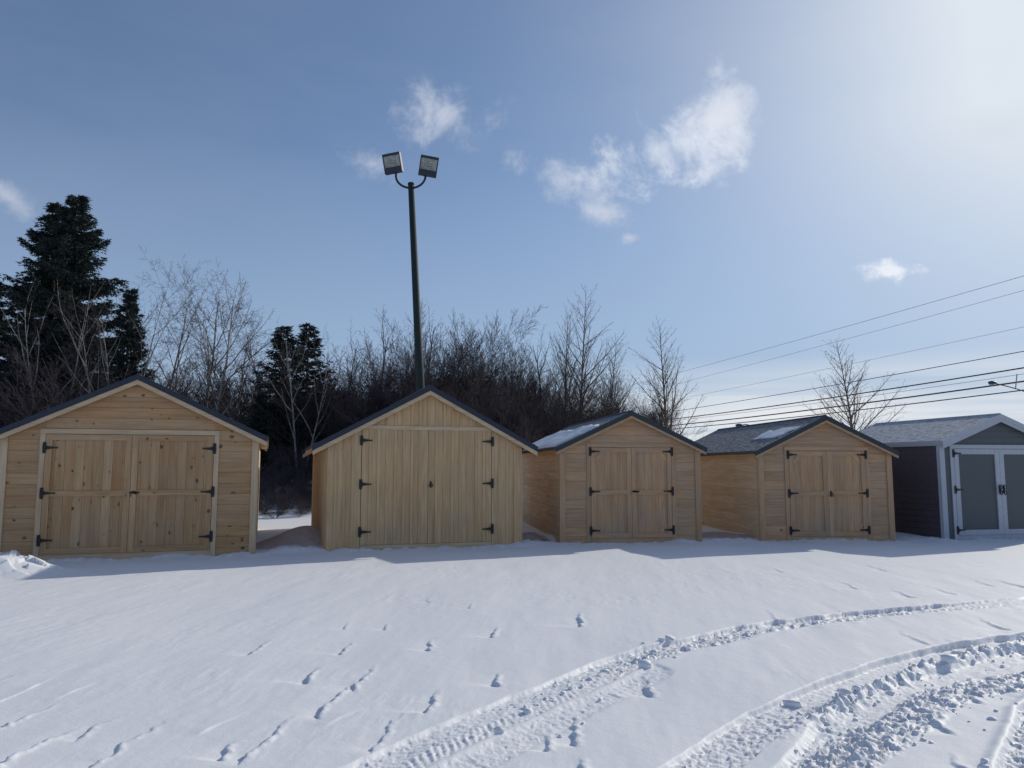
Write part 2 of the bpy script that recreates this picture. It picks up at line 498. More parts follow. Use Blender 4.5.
def height(x, y, fine=True):
    x = np.asarray(x, dtype=float); y = np.asarray(y, dtype=float)
    r = np.hypot(x, y)
    h = 0.022 * fbm(x * 0.18, y * 0.18, 3, 3) * sstep(2, 8, r)
    # rise towards the wood
    h = h + 0.75 * sstep(24, 40, y) + 0.35 * fbm(x * 0.25, y * 0.25, 8, 3) * sstep(20, 30, y)
    # drift against the sheds
    dl, al = poly_dist(x, y, front_line)
    ad = np.abs(dl)
    rim = -0.012 + 0.035 * np.clip(fbm(x * 7, y * 7, 35, 3, .6), -.2, 1) + 0.065 * fbm(x * 1.7, y * 1.7, 31, 4, 0.62)
    h = h + rim * sstep(0.9, 0.12, ad) - 0.03 * sstep(3.0, 0.6, ad)
    # mounds in the gaps between the sheds
    for (mx, my, sx, sy, hh) in ((-4.0, 15.2, 0.62, 0.75, 0.36), (0.45, 16.2, 0.5, 0.7, 0.16), (4.45, 16.9, 0.7, 0.7, 0.10), (8.45, 17.2, 0.4, 0.7, 0.05)):
        e = ((x - mx) / sx) ** 2 + ((y - my) / sy) ** 2
        h = h + hh * np.exp(-e * 0.8)
    # scoured hollow next to the third shed
    e = ((x - 0.80) / 0.22) ** 2 + ((y - 16.0) / 0.35) ** 2
    h = h - 0.20 * np.exp(-e)
    # broken heap at the left end
    e = ((x + 7.35) / 0.75) ** 2 + ((y - 11.15) / 0.55) ** 2
    m = np.exp(-e ** 1.5)
    wd, wv, wg = worley(x * 5 + 2, y * 5, 70)
    h = h + m * (0.24 + 0.12 * (wv - 0.5) + 0.10 * wg)
    if not fine: return h
    near = sstep(16, 11, r)
    # wind packed relief, stretched along the wind
    u = x * WIND[0] + y * WIND[1]; v = -x * WIND[1] + y * WIND[0]
    h = h + near * (0.013 * fbm(u * 0.45, v * 1.5, 41, 3, 0.5) + 0.0035 * fbm(u * 1.6, v * 6.0, 47, 3, 0.5))
    cr = fbm(u * 0.5 + 3, v * 1.1, 53, 3)
    crust = sstep(0.02, 0.10, cr)
    h = h + near * 0.004 * np.clip(fbm(u * 5, v * 16, 61, 3), -0.2, 1) * sstep(0.05, 0.3, fbm(x * 0.9, y * 0.9, 63, 2))
    # scars with a steep edge at the windward end
    for (px, py, dp, wd_, ln) in SCARS:
        g = gp(px, py)
        a = (x - g[0]) * WIND[0] + (y - g[1]) * WIND[1]; b = -(x - g[0]) * WIND[1] + (y - g[1]) * WIND[0]
        sel = (np.abs(a) < 1.6) & (np.abs(b) < 0.8)
        if not sel.any(): continue
        A = a[sel]; B0 = b[sel]
        B = B0 + 0.05 * fbm(A * 7 + px, B0 * 2 + py, 6, 3, .6) + 0.25 * (A / max(ln, .1)) ** 2 * .12
        run = sstep(-ln * 1.15, -ln * .85, A + .03 * vn(B0 * 20, A * 3, 4)) * sstep(ln * .7, -ln * .3, A)
        pocket = 1 + 1.1 * np.exp(-((A + ln * .8) / (.05 + ln * .18)) ** 2)
        hollow = sstep(0, .012, B) * np.exp(-np.maximum(B, 0) / (.05 + wd_ * .9))
        crest = np.exp(-((B + .018) / .022) ** 2) * (1 + 1.6 * vn(A * 30, B0 * 30, 14))
        tmp = h[sel] - dp * .26 * run * pocket * hollow + dp * .12 * run * crest
        h[sel] = tmp
    for px0, (p, q) in enumerate(STREAKS):
        a0 = np.array(gp(*p)); b0 = np.array(gp(*q))
        L = math.hypot(*(b0 - a0)); ux, uy = (b0 - a0) / L
        t = (x - a0[0]) * ux + (y - a0[1]) * uy
        d = -(x - a0[0]) * uy + (y - a0[1]) * ux + 0.02 * vn(t * 5, t * 0, 9)
        k = sstep(0, 0.12, t) * sstep(L, L - 0.2, t)
        h = h + k * 0.006 * np.where(d > 0, np.exp(-d / 0.10), 0) * sstep(0, 0.010, d) * (1 + 1.5 * vn(t * 9, t * 0 + px0, 12))
    # ---- tyre tracks
    def clods(scale, seed):
        w1, v1, g1 = worley(x * scale, y * scale, seed)
        w2, v2, g2 = worley(x * scale * 2.3, y * scale * 2.3, seed + 40)
        return (v1 - 0.45) + 1.6 * g1 + 0.45 * (v2 - 0.5) + 0.7 * g2
    def band(pts, lo, hi, e=0.02, jit=0.02):
        d, s = poly_dist(x, y, pts)
        d = d + jit * fbm(s * 4, s * 0 + 2.2, 77, 3)
        return d, s, sstep(lo - e, lo + e, d) * sstep(hi + e, hi - e, d)
    cb = clods(14, 100); cs = clods(27, 160)
    # track 1: band to the right (negative side) of its far edge
    d, s, m = band(TR1, -0.36, 0.0, 0.012, 0.04)
    strong = sstep(2.3, 3.6, s)
    far = sstep(9.0, 7.4, s)
    tread = np.sin((s + np.abs(d + 0.18) * 0.9 + .012 * fbm(s * 6, d * 6, 71, 2)) * 2 * PI / 0.06) * 0.5 * sstep(-.25, .35, fbm(s * 2.2, d * 5, 72, 3))
    h = h - m * (0.022 + 0.022 * strong) * (0.4 + 0.6 * far)
    h = h + m * (0.006 * tread * (1 - strong * 0.8) + cs * (0.005 + 0.009 * strong)) * (0.35 + 0.65 * far)
    mid = np.exp(-((d + 0.20) / 0.07) ** 2)
    h = h + mid * strong * far * (0.016 + 0.022 * np.clip(cb, -0.3, 1))
    h = h + np.exp(-((d + 0.40) / 0.05) ** 2) * 0.010
    d, s, m = band(TR1b, -0.22, 0.0, 0.03, 0.03)
    h = h - m * 0.010 + m * cs * 0.005
    # track 2: sharp far wall, tumbled ridge, smooth inner rut
    d, s, m = band(TR2, -0.30, 0.0, 0.012, 0.03)
    h = h - m * (0.025 + 0.03 * sstep(1.0, 3.5, s))
    h = h + m * cs * 0.005
    tread_left = sstep(3.3, 1.6, s)
    h = h + m * tread_left * cs * 0.004
    ridge = np.exp(-((d + 0.30) / 0.095) ** 2) * sstep(1.3, 2.6, s)
    h = h + ridge * (0.030 + 0.038 * np.clip(cb, -0.5, 1))
    d, s, m = band(TR2b, -0.26, 0.0, 0.03, 0.03)
    h = h - m * 0.036 + m * cs * (0.003 + 0.008 * sstep(3.0, 1.5, s))
    d, s, m = band(TR3, -0.30, 0.02, 0.03, 0.08)
    h = h + m * (0.004 + 0.022 * np.clip(cb, -0.6, 1) + 0.012 * cs)
    d, s, m = band(TR4, -0.9, 0.0, 0.02, 0.03)
    h = h - m * 0.022 + m * (0.018 * cb + 0.011 * cs)
    h = h + np.exp(-((d - 0.03) / 0.035) ** 2) * 0.022
    return h

# ------------------------------------------------------------------ ground: one polar sheet
def build_ground():
    dense = np.linspace(R(-41), R(41), 980)            # fan in front, measured from +Y towards +X
    side = np.concatenate([np.linspace(R(-180), R(-41), 110)[:-1], dense, np.linspace(R(41), R(180), 110)[1:-1]])
    rad = np.concatenate([np.linspace(0.4, 2.6, 20)[:-1], np.exp(np.linspace(math.log(2.6), math.log(19), 740)),
                          np.exp(np.linspace(math.log(19), math.log(60), 120))[1:], np.exp(np.linspace(math.log(60), math.log(4000), 40))[1:]])
    A, Rr = np.meshgrid(side, rad)
    X = np.sin(A) * Rr; Y = np.cos(A) * Rr
    shp = X.shape
    Z = height(X.ravel(), Y.ravel()).reshape(shp)
    fall = sstep(80, 200, Rr)
    Z = Z * (1 - fall)
    na = len(side); nr = len(rad)
    V = np.stack([X.ravel(), Y.ravel(), Z.ravel()], 1)
    i = np.arange(nr - 1)[:, None]; j = np.arange(na)[None, :]
    a = i * na + j; b = i * na + (j + 1) % na
    Fq = np.stack([a, a + na, b + na, b], -1).reshape(-1, 4)
    # centre cap
    V = np.vstack([V, [[0, 0, Z[0].mean()]]])
    me = np_mesh('snow_ground', V, Fq, smooth=True)
    brown_tint = np.zeros(len(V))  # mask for the brown tone on the mounds between the sheds
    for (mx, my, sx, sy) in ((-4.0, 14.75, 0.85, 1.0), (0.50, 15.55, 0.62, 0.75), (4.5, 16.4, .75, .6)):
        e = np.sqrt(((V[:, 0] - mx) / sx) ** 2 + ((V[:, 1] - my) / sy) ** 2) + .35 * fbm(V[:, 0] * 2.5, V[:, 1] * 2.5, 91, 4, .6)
        brown_tint = np.maximum(brown_tint, 1 - sstep(.85, 1.1, e))
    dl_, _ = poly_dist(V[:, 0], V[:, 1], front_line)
    brown_tint *= sstep(0.05, 0.25, dl_ + .12 * fbm(V[:, 0] * 3, V[:, 1] * 3, 95, 3))
    at_ = me.attributes.new('brown_tint', 'FLOAT', 'POINT'); at_.data.foreach_set('value', brown_tint.astype(np.float32))
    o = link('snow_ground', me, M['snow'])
    o['kind'] = 'structure'
    o['label'] = 'snow covered yard with wheel tracks and wind marks'
    return o
ground = build_ground()

def gz(x, y):
    return float(height(np.array([x]), np.array([y]), fine=False)[0])

# loose snow clods beside the tracks
def build_clods():
    V = []; Fc = []
    ico_v = []
    ph = (1 + 5 ** .5) / 2
    for a in (-1, 1):
        for b in (-ph, ph):
            ico_v += [(0, a, b), (a, b, 0), (b, 0, a)]
    ico_v = [Vector(p).normalized() for p in ico_v]
    import bmesh
    bm = bmesh.new(); bmesh.ops.create_icosphere(bm, subdivisions=1, radius=1.0)
    base = np.array([v.co[:] for v in bm.verts]); faces = np.array([[v.index for v in f.verts] for f in bm.faces]); bm.free()
    items = []
    def along(pts, n, off, spread, smin, smax, t0=0.0, t1=1.0):
        for _ in range(n):
            t = rng.uniform(t0, t1) * (len(pts) - 1.001); i = int(t); f = t - i
            p = pts[i] * (1 - f) + pts[i + 1] * f
            d = unit(pts[i + 1] - pts[i]); nrm = np.array((-d[1], d[0]))
            o = off + rng.gauss(0, spread)
            items.append((p + nrm * o, smin * (smax / smin) ** (rng.random() ** 1.8)))
    along(TR1, 90, -0.20, 0.10, .006, .022, .25, .75)
    along(TR2, 200, -0.30, 0.08, .005, .028, .3, .95)
    along(TR3, 190, -0.14, 0.12, .004, .020, .2, .95)
    along(TR4, 170, -0.35, 0.22, .006, .024)
    along(TR2b, 40, -0.10, 0.12, .006, .02, .1, .9)
    for (px, py, s) in ((655, 650, .035), (662, 642, .03), (670, 641, .04), (690, 645, .03), (645, 668, .04), (500, 733, .03), (605, 668, .03),
                        (528, 709, .03), (583, 724, .015), (958, 648, .045), (948, 664, .05), (891, 690, .02), (792, 700, .05), (845, 690, .05), (985, 765, .02), (992, 720, .02),
                        (600, 700, .02), (560, 735, .014),):
        items.append((np.array(gp(px, py)), s))
    xs = np.array([p[0] for p, s in items]); ys = np.array([p[1] for p, s in items])
    zs = height(xs, ys)
    k = 0
    for (p, s), z in zip(items, zs):
        sc_ = np.array([rng.uniform(.7, 1.5), rng.uniform(.7, 1.4), rng.uniform(.5, 1.0)]) * s
        jit = 1 + nrg.uniform(-.28, .28, (len(base), 1))
        q = np.sign(base) * np.abs(base) ** 0.75 * jit * sc_
        an = rng.uniform(0, PI); ti = rng.uniform(-.5, .5)
        c, n = math.cos(an), math.sin(an)
        q = q @ np.array([[c, n, 0], [-n, c, 0], [0, 0, 1]])
        c, n = math.cos(ti), math.sin(ti)
        q = q @ np.array([[1, 0, 0], [0, c, n], [0, -n, c]])
        V.append(q + np.array([p[0], p[1], z + s * .25])); Fc.append(faces + k); k += len(base)
    me = np_mesh('snow_clods', np.vstack(V), np.vstack(Fc), smooth=False)
    o = link('snow_clods', me, M['snow'])
    tag(o, 'small broken lumps of snow thrown up along the wheel tracks', 'snow', kind='stuff')
build_clods()

# ------------------------------------------------------------------ sheds
def front(u0=0):   # frame for a wall facing -y at local y = 0
    return lambda a, b, d: (a, d, b)

def boards_h(mb, poly, frame, z0, z1, bw, d0, d1, gap=0.005, off=0.0):
    """horizontal boards clipped to a convex polygon"""
    z = z0 - off
    while z < z1:
        p = clip(poly, 0, -1, -(z + gap / 2)); p = clip(p, 0, 1, z + bw - gap / 2) if len(p) > 2 else p
        if len(p) > 2:
            # split into random board lengths
            rid = rng.uniform(0, 100)
            o = rng.uniform(0, 9)
            mb.prism(p, frame, d0 + rng.uniform(0, .002), d1, [(a + o, b, rid) for a, b in p])
        z += bw

def boards_v(mb, poly, frame, x0, x1, bw, d0, d1, gap=0.005, batten=0.0, bat_t=0.018):
    x = x0
    n = max(1, round((x1 - x0) / bw)); bw = (x1 - x0) / n
    for i in range(n):
        a = x0 + i * bw
        p = clip(poly, -1, 0, -(a + gap / 2)); p = clip(p, 1, 0, a + bw - gap / 2) if len(p) > 2 else p
        if len(p) > 2:
            rid = rng.uniform(0, 100); o = rng.uniform(0, 9)
            mb.prism(p, frame, d0 + rng.uniform(0, .0015), d1, [(q[1] + o, q[0], rid) for q in p])
        if batten and i < n - 1 or (batten and i == n - 1 and False):
            c = a + bw
            p = clip(poly, -1, 0, -(c - batten / 2)); p = clip(p, 1, 0, c + batten / 2) if len(p) > 2 else p
            if len(p) > 2:
                rid = rng.uniform(0, 100)
                mb.prism(p, frame, d0 - bat_t, d0 - 0.0005, [(q[1], q[0], rid) for q in p])

def hinge(parent, x, z, sgn, y, big=1.0):
    """black T hinge; plate on the frame, strap reaching over the leaf"""
    mb = MB()
    h = 0.105 * big; w = 0.026 * big
    mb.prism([(x - w, z - h), (x + w, z - h), (x + w * 1.2, z - h * .4), (x + w * 1.2, z + h * .4), (x + w, z + h), (x - w, z + h), (x - w * 1.2, z + h * .4), (x - w * 1.2, z - h * .4)], front(), y - 0.010, y - 0.001)
    mb.tube([(x + sgn * w, y - 0.014, z - 0.05 * big), (x + sgn * w, y - 0.014, z + 0.05 * big)], 0.010 * big, 8)
    L = 0.205 * big; x1 = x + sgn * w
    poly = [(x1, z - .034 * big), (x1 + sgn * L * .55, z - .016 * big), (x1 + sgn * L * .82, z - .010 * big), (x1 + sgn * L * .92, z - .020 * big), (x1 + sgn * L, z), (x1 + sgn * L * .92, z + .020 * big), (x1 + sgn * L * .82, z + .010 * big), (x1 + sgn * L * .55, z + .016 * big), (x1, z + .034 * big)]
    # the arrow tip is concave, so the strap is built from two convex pieces
    mb.prism([poly[0], poly[1], poly[2], poly[6], poly[7], poly[8]] if False else [poly[0], poly[2], poly[6], poly[8]], front(), y - 0.012, y - 0.002)
    mb.prism([(x1 + sgn * L * .80, z - .011 * big), (x1 + sgn * L * .90, z - .021 * big), (x1 + sgn * L, z), (x1 + sgn * L * .90, z + .021 * big), (x1 + sgn * L * .80, z + .011 * big)], front(), y - 0.0125, y - 0.0015)
    return mb.build('hinge', M['black_iron'], parent)

def handle(parent, x, z, y, kind):
    mb = MB()
    if kind == 'latch':
        mb.box(x - .02, x + .04, y - .016, y - .001, z - .022, z + .022)
        mb.tube([(x - .055, y - .03, z), (x + .10, y - .03, z)], .011, 8)
        mb.tube([(x + .05, y - .03, z), (x + .05, y - .06, z - .03)], .009, 8)
    elif kind == 'ring':
        mb.box(x - .014, x + .014, y - .014, y - .001, z - .05, z + .05)
        pts = [(x + .03 * math.sin(a), y - .035, z - .03 - .035 * math.cos(a)) for a in np.linspace(0, 2 * PI, 13)]
        mb.tube(pts, .009, 6)
        mb.tube([(x, y - .012, z + .0), (x, y - .04, z + .0)], .010, 6)
    else:
        pts = [(x + .035 * math.sin(a), y - .04, z + .05 - .045 * math.cos(a)) for a in np.linspace(0, 2 * PI, 13)]
        mb.tube(pts, .007, 6)
        mb.box(x - .011, x + .011, y - .03, y - .001, z - .08, z + .08)
        pts = [(x + .03 * math.sin(a), y - .045, z - .07 - .04 * math.cos(a)) for a in np.linspace(0, 2 * PI, 13)]
        mb.tube(pts, .009, 6)
    return mb.build('handle', M['black_iron'], parent)

def make_shed(spec, label, zr, zeave, ov, door, style, roofmat, edgemat, wall_m, side_m, door_m, trim_m, edge_h, rake_h, rx=0.0, base=-0.10, group='storage sheds standing in a row', hy=None, hkind='latch', cat='shed', hbig=.88):
    W, D = spec['W'], spec['D']
    root = empty('storage_shed', (spec['P'][0], spec['P'][1], 0.0), R(spec['yaw']))
    tag(root, label, cat, group)
    slope = (zr - zeave) / (W / 2 + ov)
    RT = 0.035                                   # roof deck thickness
    under = lambda u: zr - RT - slope * abs(u - W / 2)
    ze = under(0) - 0.004
    zp = under(W / 2) - 0.004
    dl, dr, dt = door
    cw = 0.075                                   # corner trim width
    gab = [(0, base), (W, base), (W, ze), (W / 2, zp), (0, ze)]
    # ---- front wall
    fr = MB()
    regs = [(clip(gab, 1, 0, dl - .005), ), (clip(gab, -1, 0, -(dr + .005)), ), (clip(clip(clip(gab, 0, -1, -(dt + .005)), 1, 0, dr + .005), -1, 0, -(dl - .005)), )]
    for (p,) in regs:
        if style == 'batten': 
            xs = [q[0] for q in p]
            boards_v(fr, p, front(), min(xs), max(xs), 0.155, -0.02, 0.0, 0.006, 0.042)
        elif style == 'lap':
            boards_h(fr, p, front(), base, zp, 0.13, -0.02, 0.0, 0.004)
        else:
            boards_h(fr, p, front(), base, zp, 0.185, -0.02, 0.0, 0.0045)
        fr.prism(p, front(), 0.002, 0.05, [(a, b, 3.0) for a, b in p])
    fr.build('front_wall', wall_m, root)
    # ---- side walls and back wall
    for side in (0, 1):
        sm = MB()
        x0, x1 = (-0.0, 0.05) if side == 0 else (W - 0.05, W)
        fo = (lambda a, b, d: (-0.02 + d, a, b)) if side == 0 else (lambda a, b, d: (W + 0.02 - d, a, b))
        rect = [(0.052, base), (D - .002, base), (D - .002, ze), (0.052, ze)]
        if style == 'batten': boards_v(sm, rect, fo, 0.052, D - .002, 0.155, 0.0, 0.02, 0.006, 0.042)
        elif style == 'lap': boards_h(sm, rect, fo, base, ze, 0.13, 0.0, 0.02, 0.004)
        else: boards_h(sm, rect, fo, base, ze, 0.185, 0.0, 0.02, 0.003)
        sm.prism(rect, fo, 0.022, 0.06, [(a, b, 5.0) for a, b in rect])
        sm.build('side_wall', side_m, root)
    bk = MB()
    fb = lambda a, b, d: (a, D + 0.02 - d, b)
    if style == 'batten': boards_v(bk, gab, fb, 0, W, 0.155, 0.0, 0.018, 0.006, 0.042)
    else: boards_h(bk, gab, fb, base, zp, 0.185, 0.0, 0.018, 0.006)
    bk.build('back_wall', side_m, root)
    # ---- corner boards
    for x0, x1 in ((-0.024, cw), (W - cw, W + 0.024)):
        if style == 'batten': continue
        c = MB()
        ztop = (under(0 if x0 < 0 else W) if ov > 0 else ze) - 0.02
        c.box(x0, x1, -0.044, -0.0205, base, ztop - .01)
        if x0 < 0: c.box(-0.044, -0.0245, -0.044, 0.05, base, ztop - .01)
        else: c.box(W + 0.0245, W + 0.044, -0.044, 0.05, base, ztop - .01)
        c.build('corner_board', trim_m, root)
    # ---- door frame
    tw = 0.085
    df = MB()
    zt = dt + tw
    if style == 'batten':
        df.box(dl - .03, dr + .03, -0.046, -0.0405, dt - .015, dt + .06)
        df.box(dl - .02, dr + .02, -0.04, -0.0205, dt - .005, dt + .05)
    else:
        df.box(dl - tw, dl - .004, -0.0425, -0.0205, base, dt)
        df.box(dr + .004, dr + tw, -0.0425, -0.0205, base, dt)
        df.box(dl - tw, dr + tw, -0.0435, -0.0205, dt + .002, zt)
    df.build('door_frame', trim_m, root)
    sill = MB(); sill.box(dl - .003, dr + .003, -0.03, 0.02, base, .045)
    sill.build('door_sill', trim_m, root)
    # dark room behind the leaves
    # ---- door leaves
    mid = (dl + dr) / 2
    zb = .05
    hz = hy or (zb + .22, (zb + dt) / 2, dt - .2)
    for k in (0, 1):
        dg = .0015 if style == 'batten' else .003
        x0, x1 = (dl + dg, mid - dg) if k == 0 else (mid + dg, dr - dg)
        lf = MB()
        rect = [(x0, zb), (x1, zb), (x1, dt - .006), (x0, dt - .006)]
        yo = -0.018
        if style == 'batten':
            boards_v(lf, rect, front(), x0, x1, 0.155, yo - .004, yo + .022, 0.004, 0.042)
        elif style == 'lap':
            lf.prism(rect, front(), yo, yo + .02)
        else:
            boards_v(lf, rect, front(), x0, x1, 0.14, yo, yo + .022, 0.003)
        leaf = lf.build('door', door_m, root)
        if style != 'batten':
            sw = 0.095 if style != 'lap' else 0.11
            f = MB(); yy0, yy1 = -0.046, -0.020
            f.box(x0, x0 + sw, yy0, yy1, zb, dt - .006); f.box(x1 - sw, x1, yy0, yy1, zb, dt - .006)
            f.box(x0 + sw + .001, x1 - sw - .001, yy0 + .001, yy1, dt - .006 - sw, dt - .006)
            f.box(x0 + sw + .001, x1 - sw - .001, yy0 + .001, yy1, zb, zb + sw)
            if style != 'lap':
                zc = (zb + dt) / 2
                f.box(x0 + sw + .001, x1 - sw - .001, yy0 + .001, yy1, zc - .045, zc + .045)
                if style == 'brace':       # short corner braces on the hinge side
                    hx = x0 + sw if k == 0 else x1 - sw
                    sg = 1 if k == 0 else -1
                    for zc2, sz in ((dt - .006 - sw, -1), (zb + sw, 1)):
                        q = [(hx + sg * .002, zc2 + sz * .20), (hx + sg * .002, zc2 + sz * .11), (hx + sg * .11, zc2 + sz * .002), (hx + sg * .20, zc2 + sz * .002)]
                        f.prism(q, front(), yy0 + .020, yy1, [(a - b, a + b, 4.0 + k) for a, b in q])
            f.build('leaf_frame', trim_m if style != 'plank' else M['pine_knotty'], leaf)
        yface = -0.046 if style != 'batten' else -0.041
        for z in hz:
            if k == 0: hinge(leaf, dl - .012, z, 1, yface - .001, hbig)
            else: hinge(leaf, dr + .012, z, -1, yface - .001, hbig)
        if k == 1 or hkind == 'pair':
            handle(leaf, (mid + (.05 if k else -.05)), hz[1] if hkind != 'mid' else (zb + dt) / 2, yface - .001, 'latch' if hkind == 'latch' else ('ring' if hkind == 'ring' else 'pair'))
    # ---- floor skids under the shed
    sk = MB()
    for x in (0.25, W / 2, W - 0.25): sk.box(x - .07, x + .07, 0.08, D - 0.05, base - .12, base - .004)
    sk.build('skid', M['skid'], root)
    fl = MB(); fl.box(.052, W - .052, .052, D - .03, base + .001, base + .03); fl.build('floor', trim_m, root)
    # ---- roof
    fo_ = 0.14                                   # overhang to the front and the back
    rf = MB()
    for sg in (-1, 1):
        ue = -ov if sg < 0 else W + ov
        prof = [(W / 2, zr), (ue, zr - slope * (W / 2 + ov)), (ue, zr - slope * (W / 2 + ov) - RT), (W / 2, zr - RT)]
        vs = [(a, -fo_, b) for a, b in prof] + [(a, D + fo_, b) for a, b in prof]
        ln = math.hypot(W / 2 + ov, zr - zeave)
        bc = [(-fo_ , 0 if i in (0, 3) else ln, float(sg)) for i in range(4)] + [(D + fo_, 0 if i in (0, 3) else ln, float(sg)) for i in range(4)]
        rf.add(vs, [(0, 1, 2, 3), (7, 6, 5, 4), (0, 4, 5, 1), (1, 5, 6, 2), (2, 6, 7, 3), (3, 7, 4, 0)], bc)
    roof = rf.build('roof', roofmat, root)
    capm = MB()
    capm.tube([(W / 2, -fo_ - .004, zr + .004), (W / 2, D + fo_, zr + .004)], .022, 8)
    capm.build('ridge_cap', edgemat, roof)
    for yb, nm in ((-fo_, 0), (D + fo_, 1)):
        e = MB(); rk = MB()
        for sg in (-1, 1):
            ue = -ov if sg < 0 else W + ov
            def P(u, off): return (u, zr + .008 - slope * abs(u - W / 2) - off)
            ue += sg * rx; ux = ue + sg * .012
            poly = [P(W / 2, 0), P(ux, 0), P(ux, edge_h), P(W / 2, edge_h)]
            y0, y1 = (yb - .030, yb - .002) if nm == 0 else (yb + .002, yb + .030)
            e.prism(poly, front(), y0, y1)
            lo_ = edge_h + .001
            poly = [P(W / 2, lo_), P(ue, lo_), P(ue, lo_ + rake_h), P(W / 2, lo_ + rake_h)]
            y0, y1 = (yb - .020, yb + .004) if nm == 0 else (yb - .004, yb + .020)
            rk.prism(poly, front(), y0, y1, [(a, b, 40.0 + sg + nm) for a, b in poly])
        e.build('rake_edge', edgemat, roof)
        rk.build('rake_board', trim_m, roof)
    # eave fascia and soffit
    for sg in (-1, 1):
        ue = -ov if sg < 0 else W + ov
        ztop = zr - slope * (W / 2 + ov)
        f = MB()
        xa, xb = (ue - .018, ue - .002) if sg < 0 else (ue + .002, ue + .018)
        f.box(xa, xb, -fo_ + .006, D + fo_ - .006, ztop - RT - rake_h * .9, ztop - .006)
        if ov > 0.08:
            xi = 0 - .026 if sg < 0 else W + .026
            zs = ztop - RT - rake_h * .9
            f.box(min(ue, xi), max(ue, xi), -fo_ + .006, D + fo_ - .006, zs, zs + .012)
            # closed end of the boxed eave towards the front
            q = [(ue, zs + .013), (xi, zs + .013), (xi, under(xi) - .003), (ue, ztop - RT - .003)]
            f.prism(q, front(), -.018, .0)
        f.build('fascia', trim_m, roof)
        de = MB()
        xa, xb = (ue - .032, ue - .019) if sg < 0 else (ue + .019, ue + .032)
        de.box(xa, xb, -fo_ - .002, D + fo_ + .002, ztop - .06, ztop + .010)
        de.build('drip_edge', edgemat, roof)
    # ---- gable soffit between rake board and wall
    gs = MB()
    for sg in (-1, 1):
        ue = -ov if sg < 0 else W + ov
        b0, b1 = .002, .014
        poly = [(W / 2, zr - RT - b0), (ue, zr - RT - b0 - slope * (W / 2 + ov)), (ue, zr - RT - b1 - slope * (W / 2 + ov)), (W / 2, zr - RT - b1)]
        gs.prism(poly, front(), -fo_ + .006, -.022, [(a, b, 2.0 + sg) for a, b in poly])
    gs.build('soffit', trim_m, roof)
    return root

rng.seed(21)
s1 = make_shed(SP[0], 'widest knotty pine shed at the left end, horizontal siding, navy roof edge', 3.06, 2.02, .17, (.62, 3.235, 2.03), 'plank', M['shingle_dark'], M['navy_metal'],
               M['pine_knotty'], M['pine_side'], M['pine_knotty'], M['pine_trim'], .10, .078, hy=(.28, 1.05, 1.80))
s2 = make_shed(SP[1], 'tall pale shed with vertical board and batten siding and dark roof edge', 3.02, 1.915, .19, (.62, 3.12, 2.19), 'batten', M['shingle_dark'], M['navy_metal'],
               M['pine_batten'], M['pine_batten'], M['pine_batten'], M['pine_trim'], .105, .080, rx=.08, hy=(.29, 1.16, 1.97), hkind='ring')
s3 = make_shed(SP[2], 'weathered pine shed in the middle of the row with snow on its roof', 2.61, 1.87, .13, (.60, 2.30, 1.87), 'brace', M['shingle_dark'], M['green_metal'],
               M['pine_grey'], M['pine_side'], M['pine_grey'], M['pine_grey'], .10, .05, hy=(.20, .98, 1.79), hkind='latch', hbig=.85)
s4 = make_shed(SP[3], 'greyish pine shed with dark shingles, between snowy roofed shed and grey shed', 2.54, 1.80, .13, (.61, 2.28, 1.81), 'brace', M['shingle_dark'], M['green_metal'],
               M['pine_grey'], M['pine_side'], M['pine_grey'], M['pine_grey'], .10, .05, hy=(.17, .93, 1.73), hkind='ring', hbig=.85)
s5 = make_shed(SP[4], 'dark grey painted shed with white trim at the right end of the row', 2.60, 2.02, .05, (.30, 2.56, 1.86), 'lap', M['shingle_frost'], M['white_trim'],
               M['grey_panel'], M['grey_siding'], M['grey_panel'], M['white_trim'], .10, .07, hy=(.16, 1.0, 1.76), hkind='pair', hbig=.8)

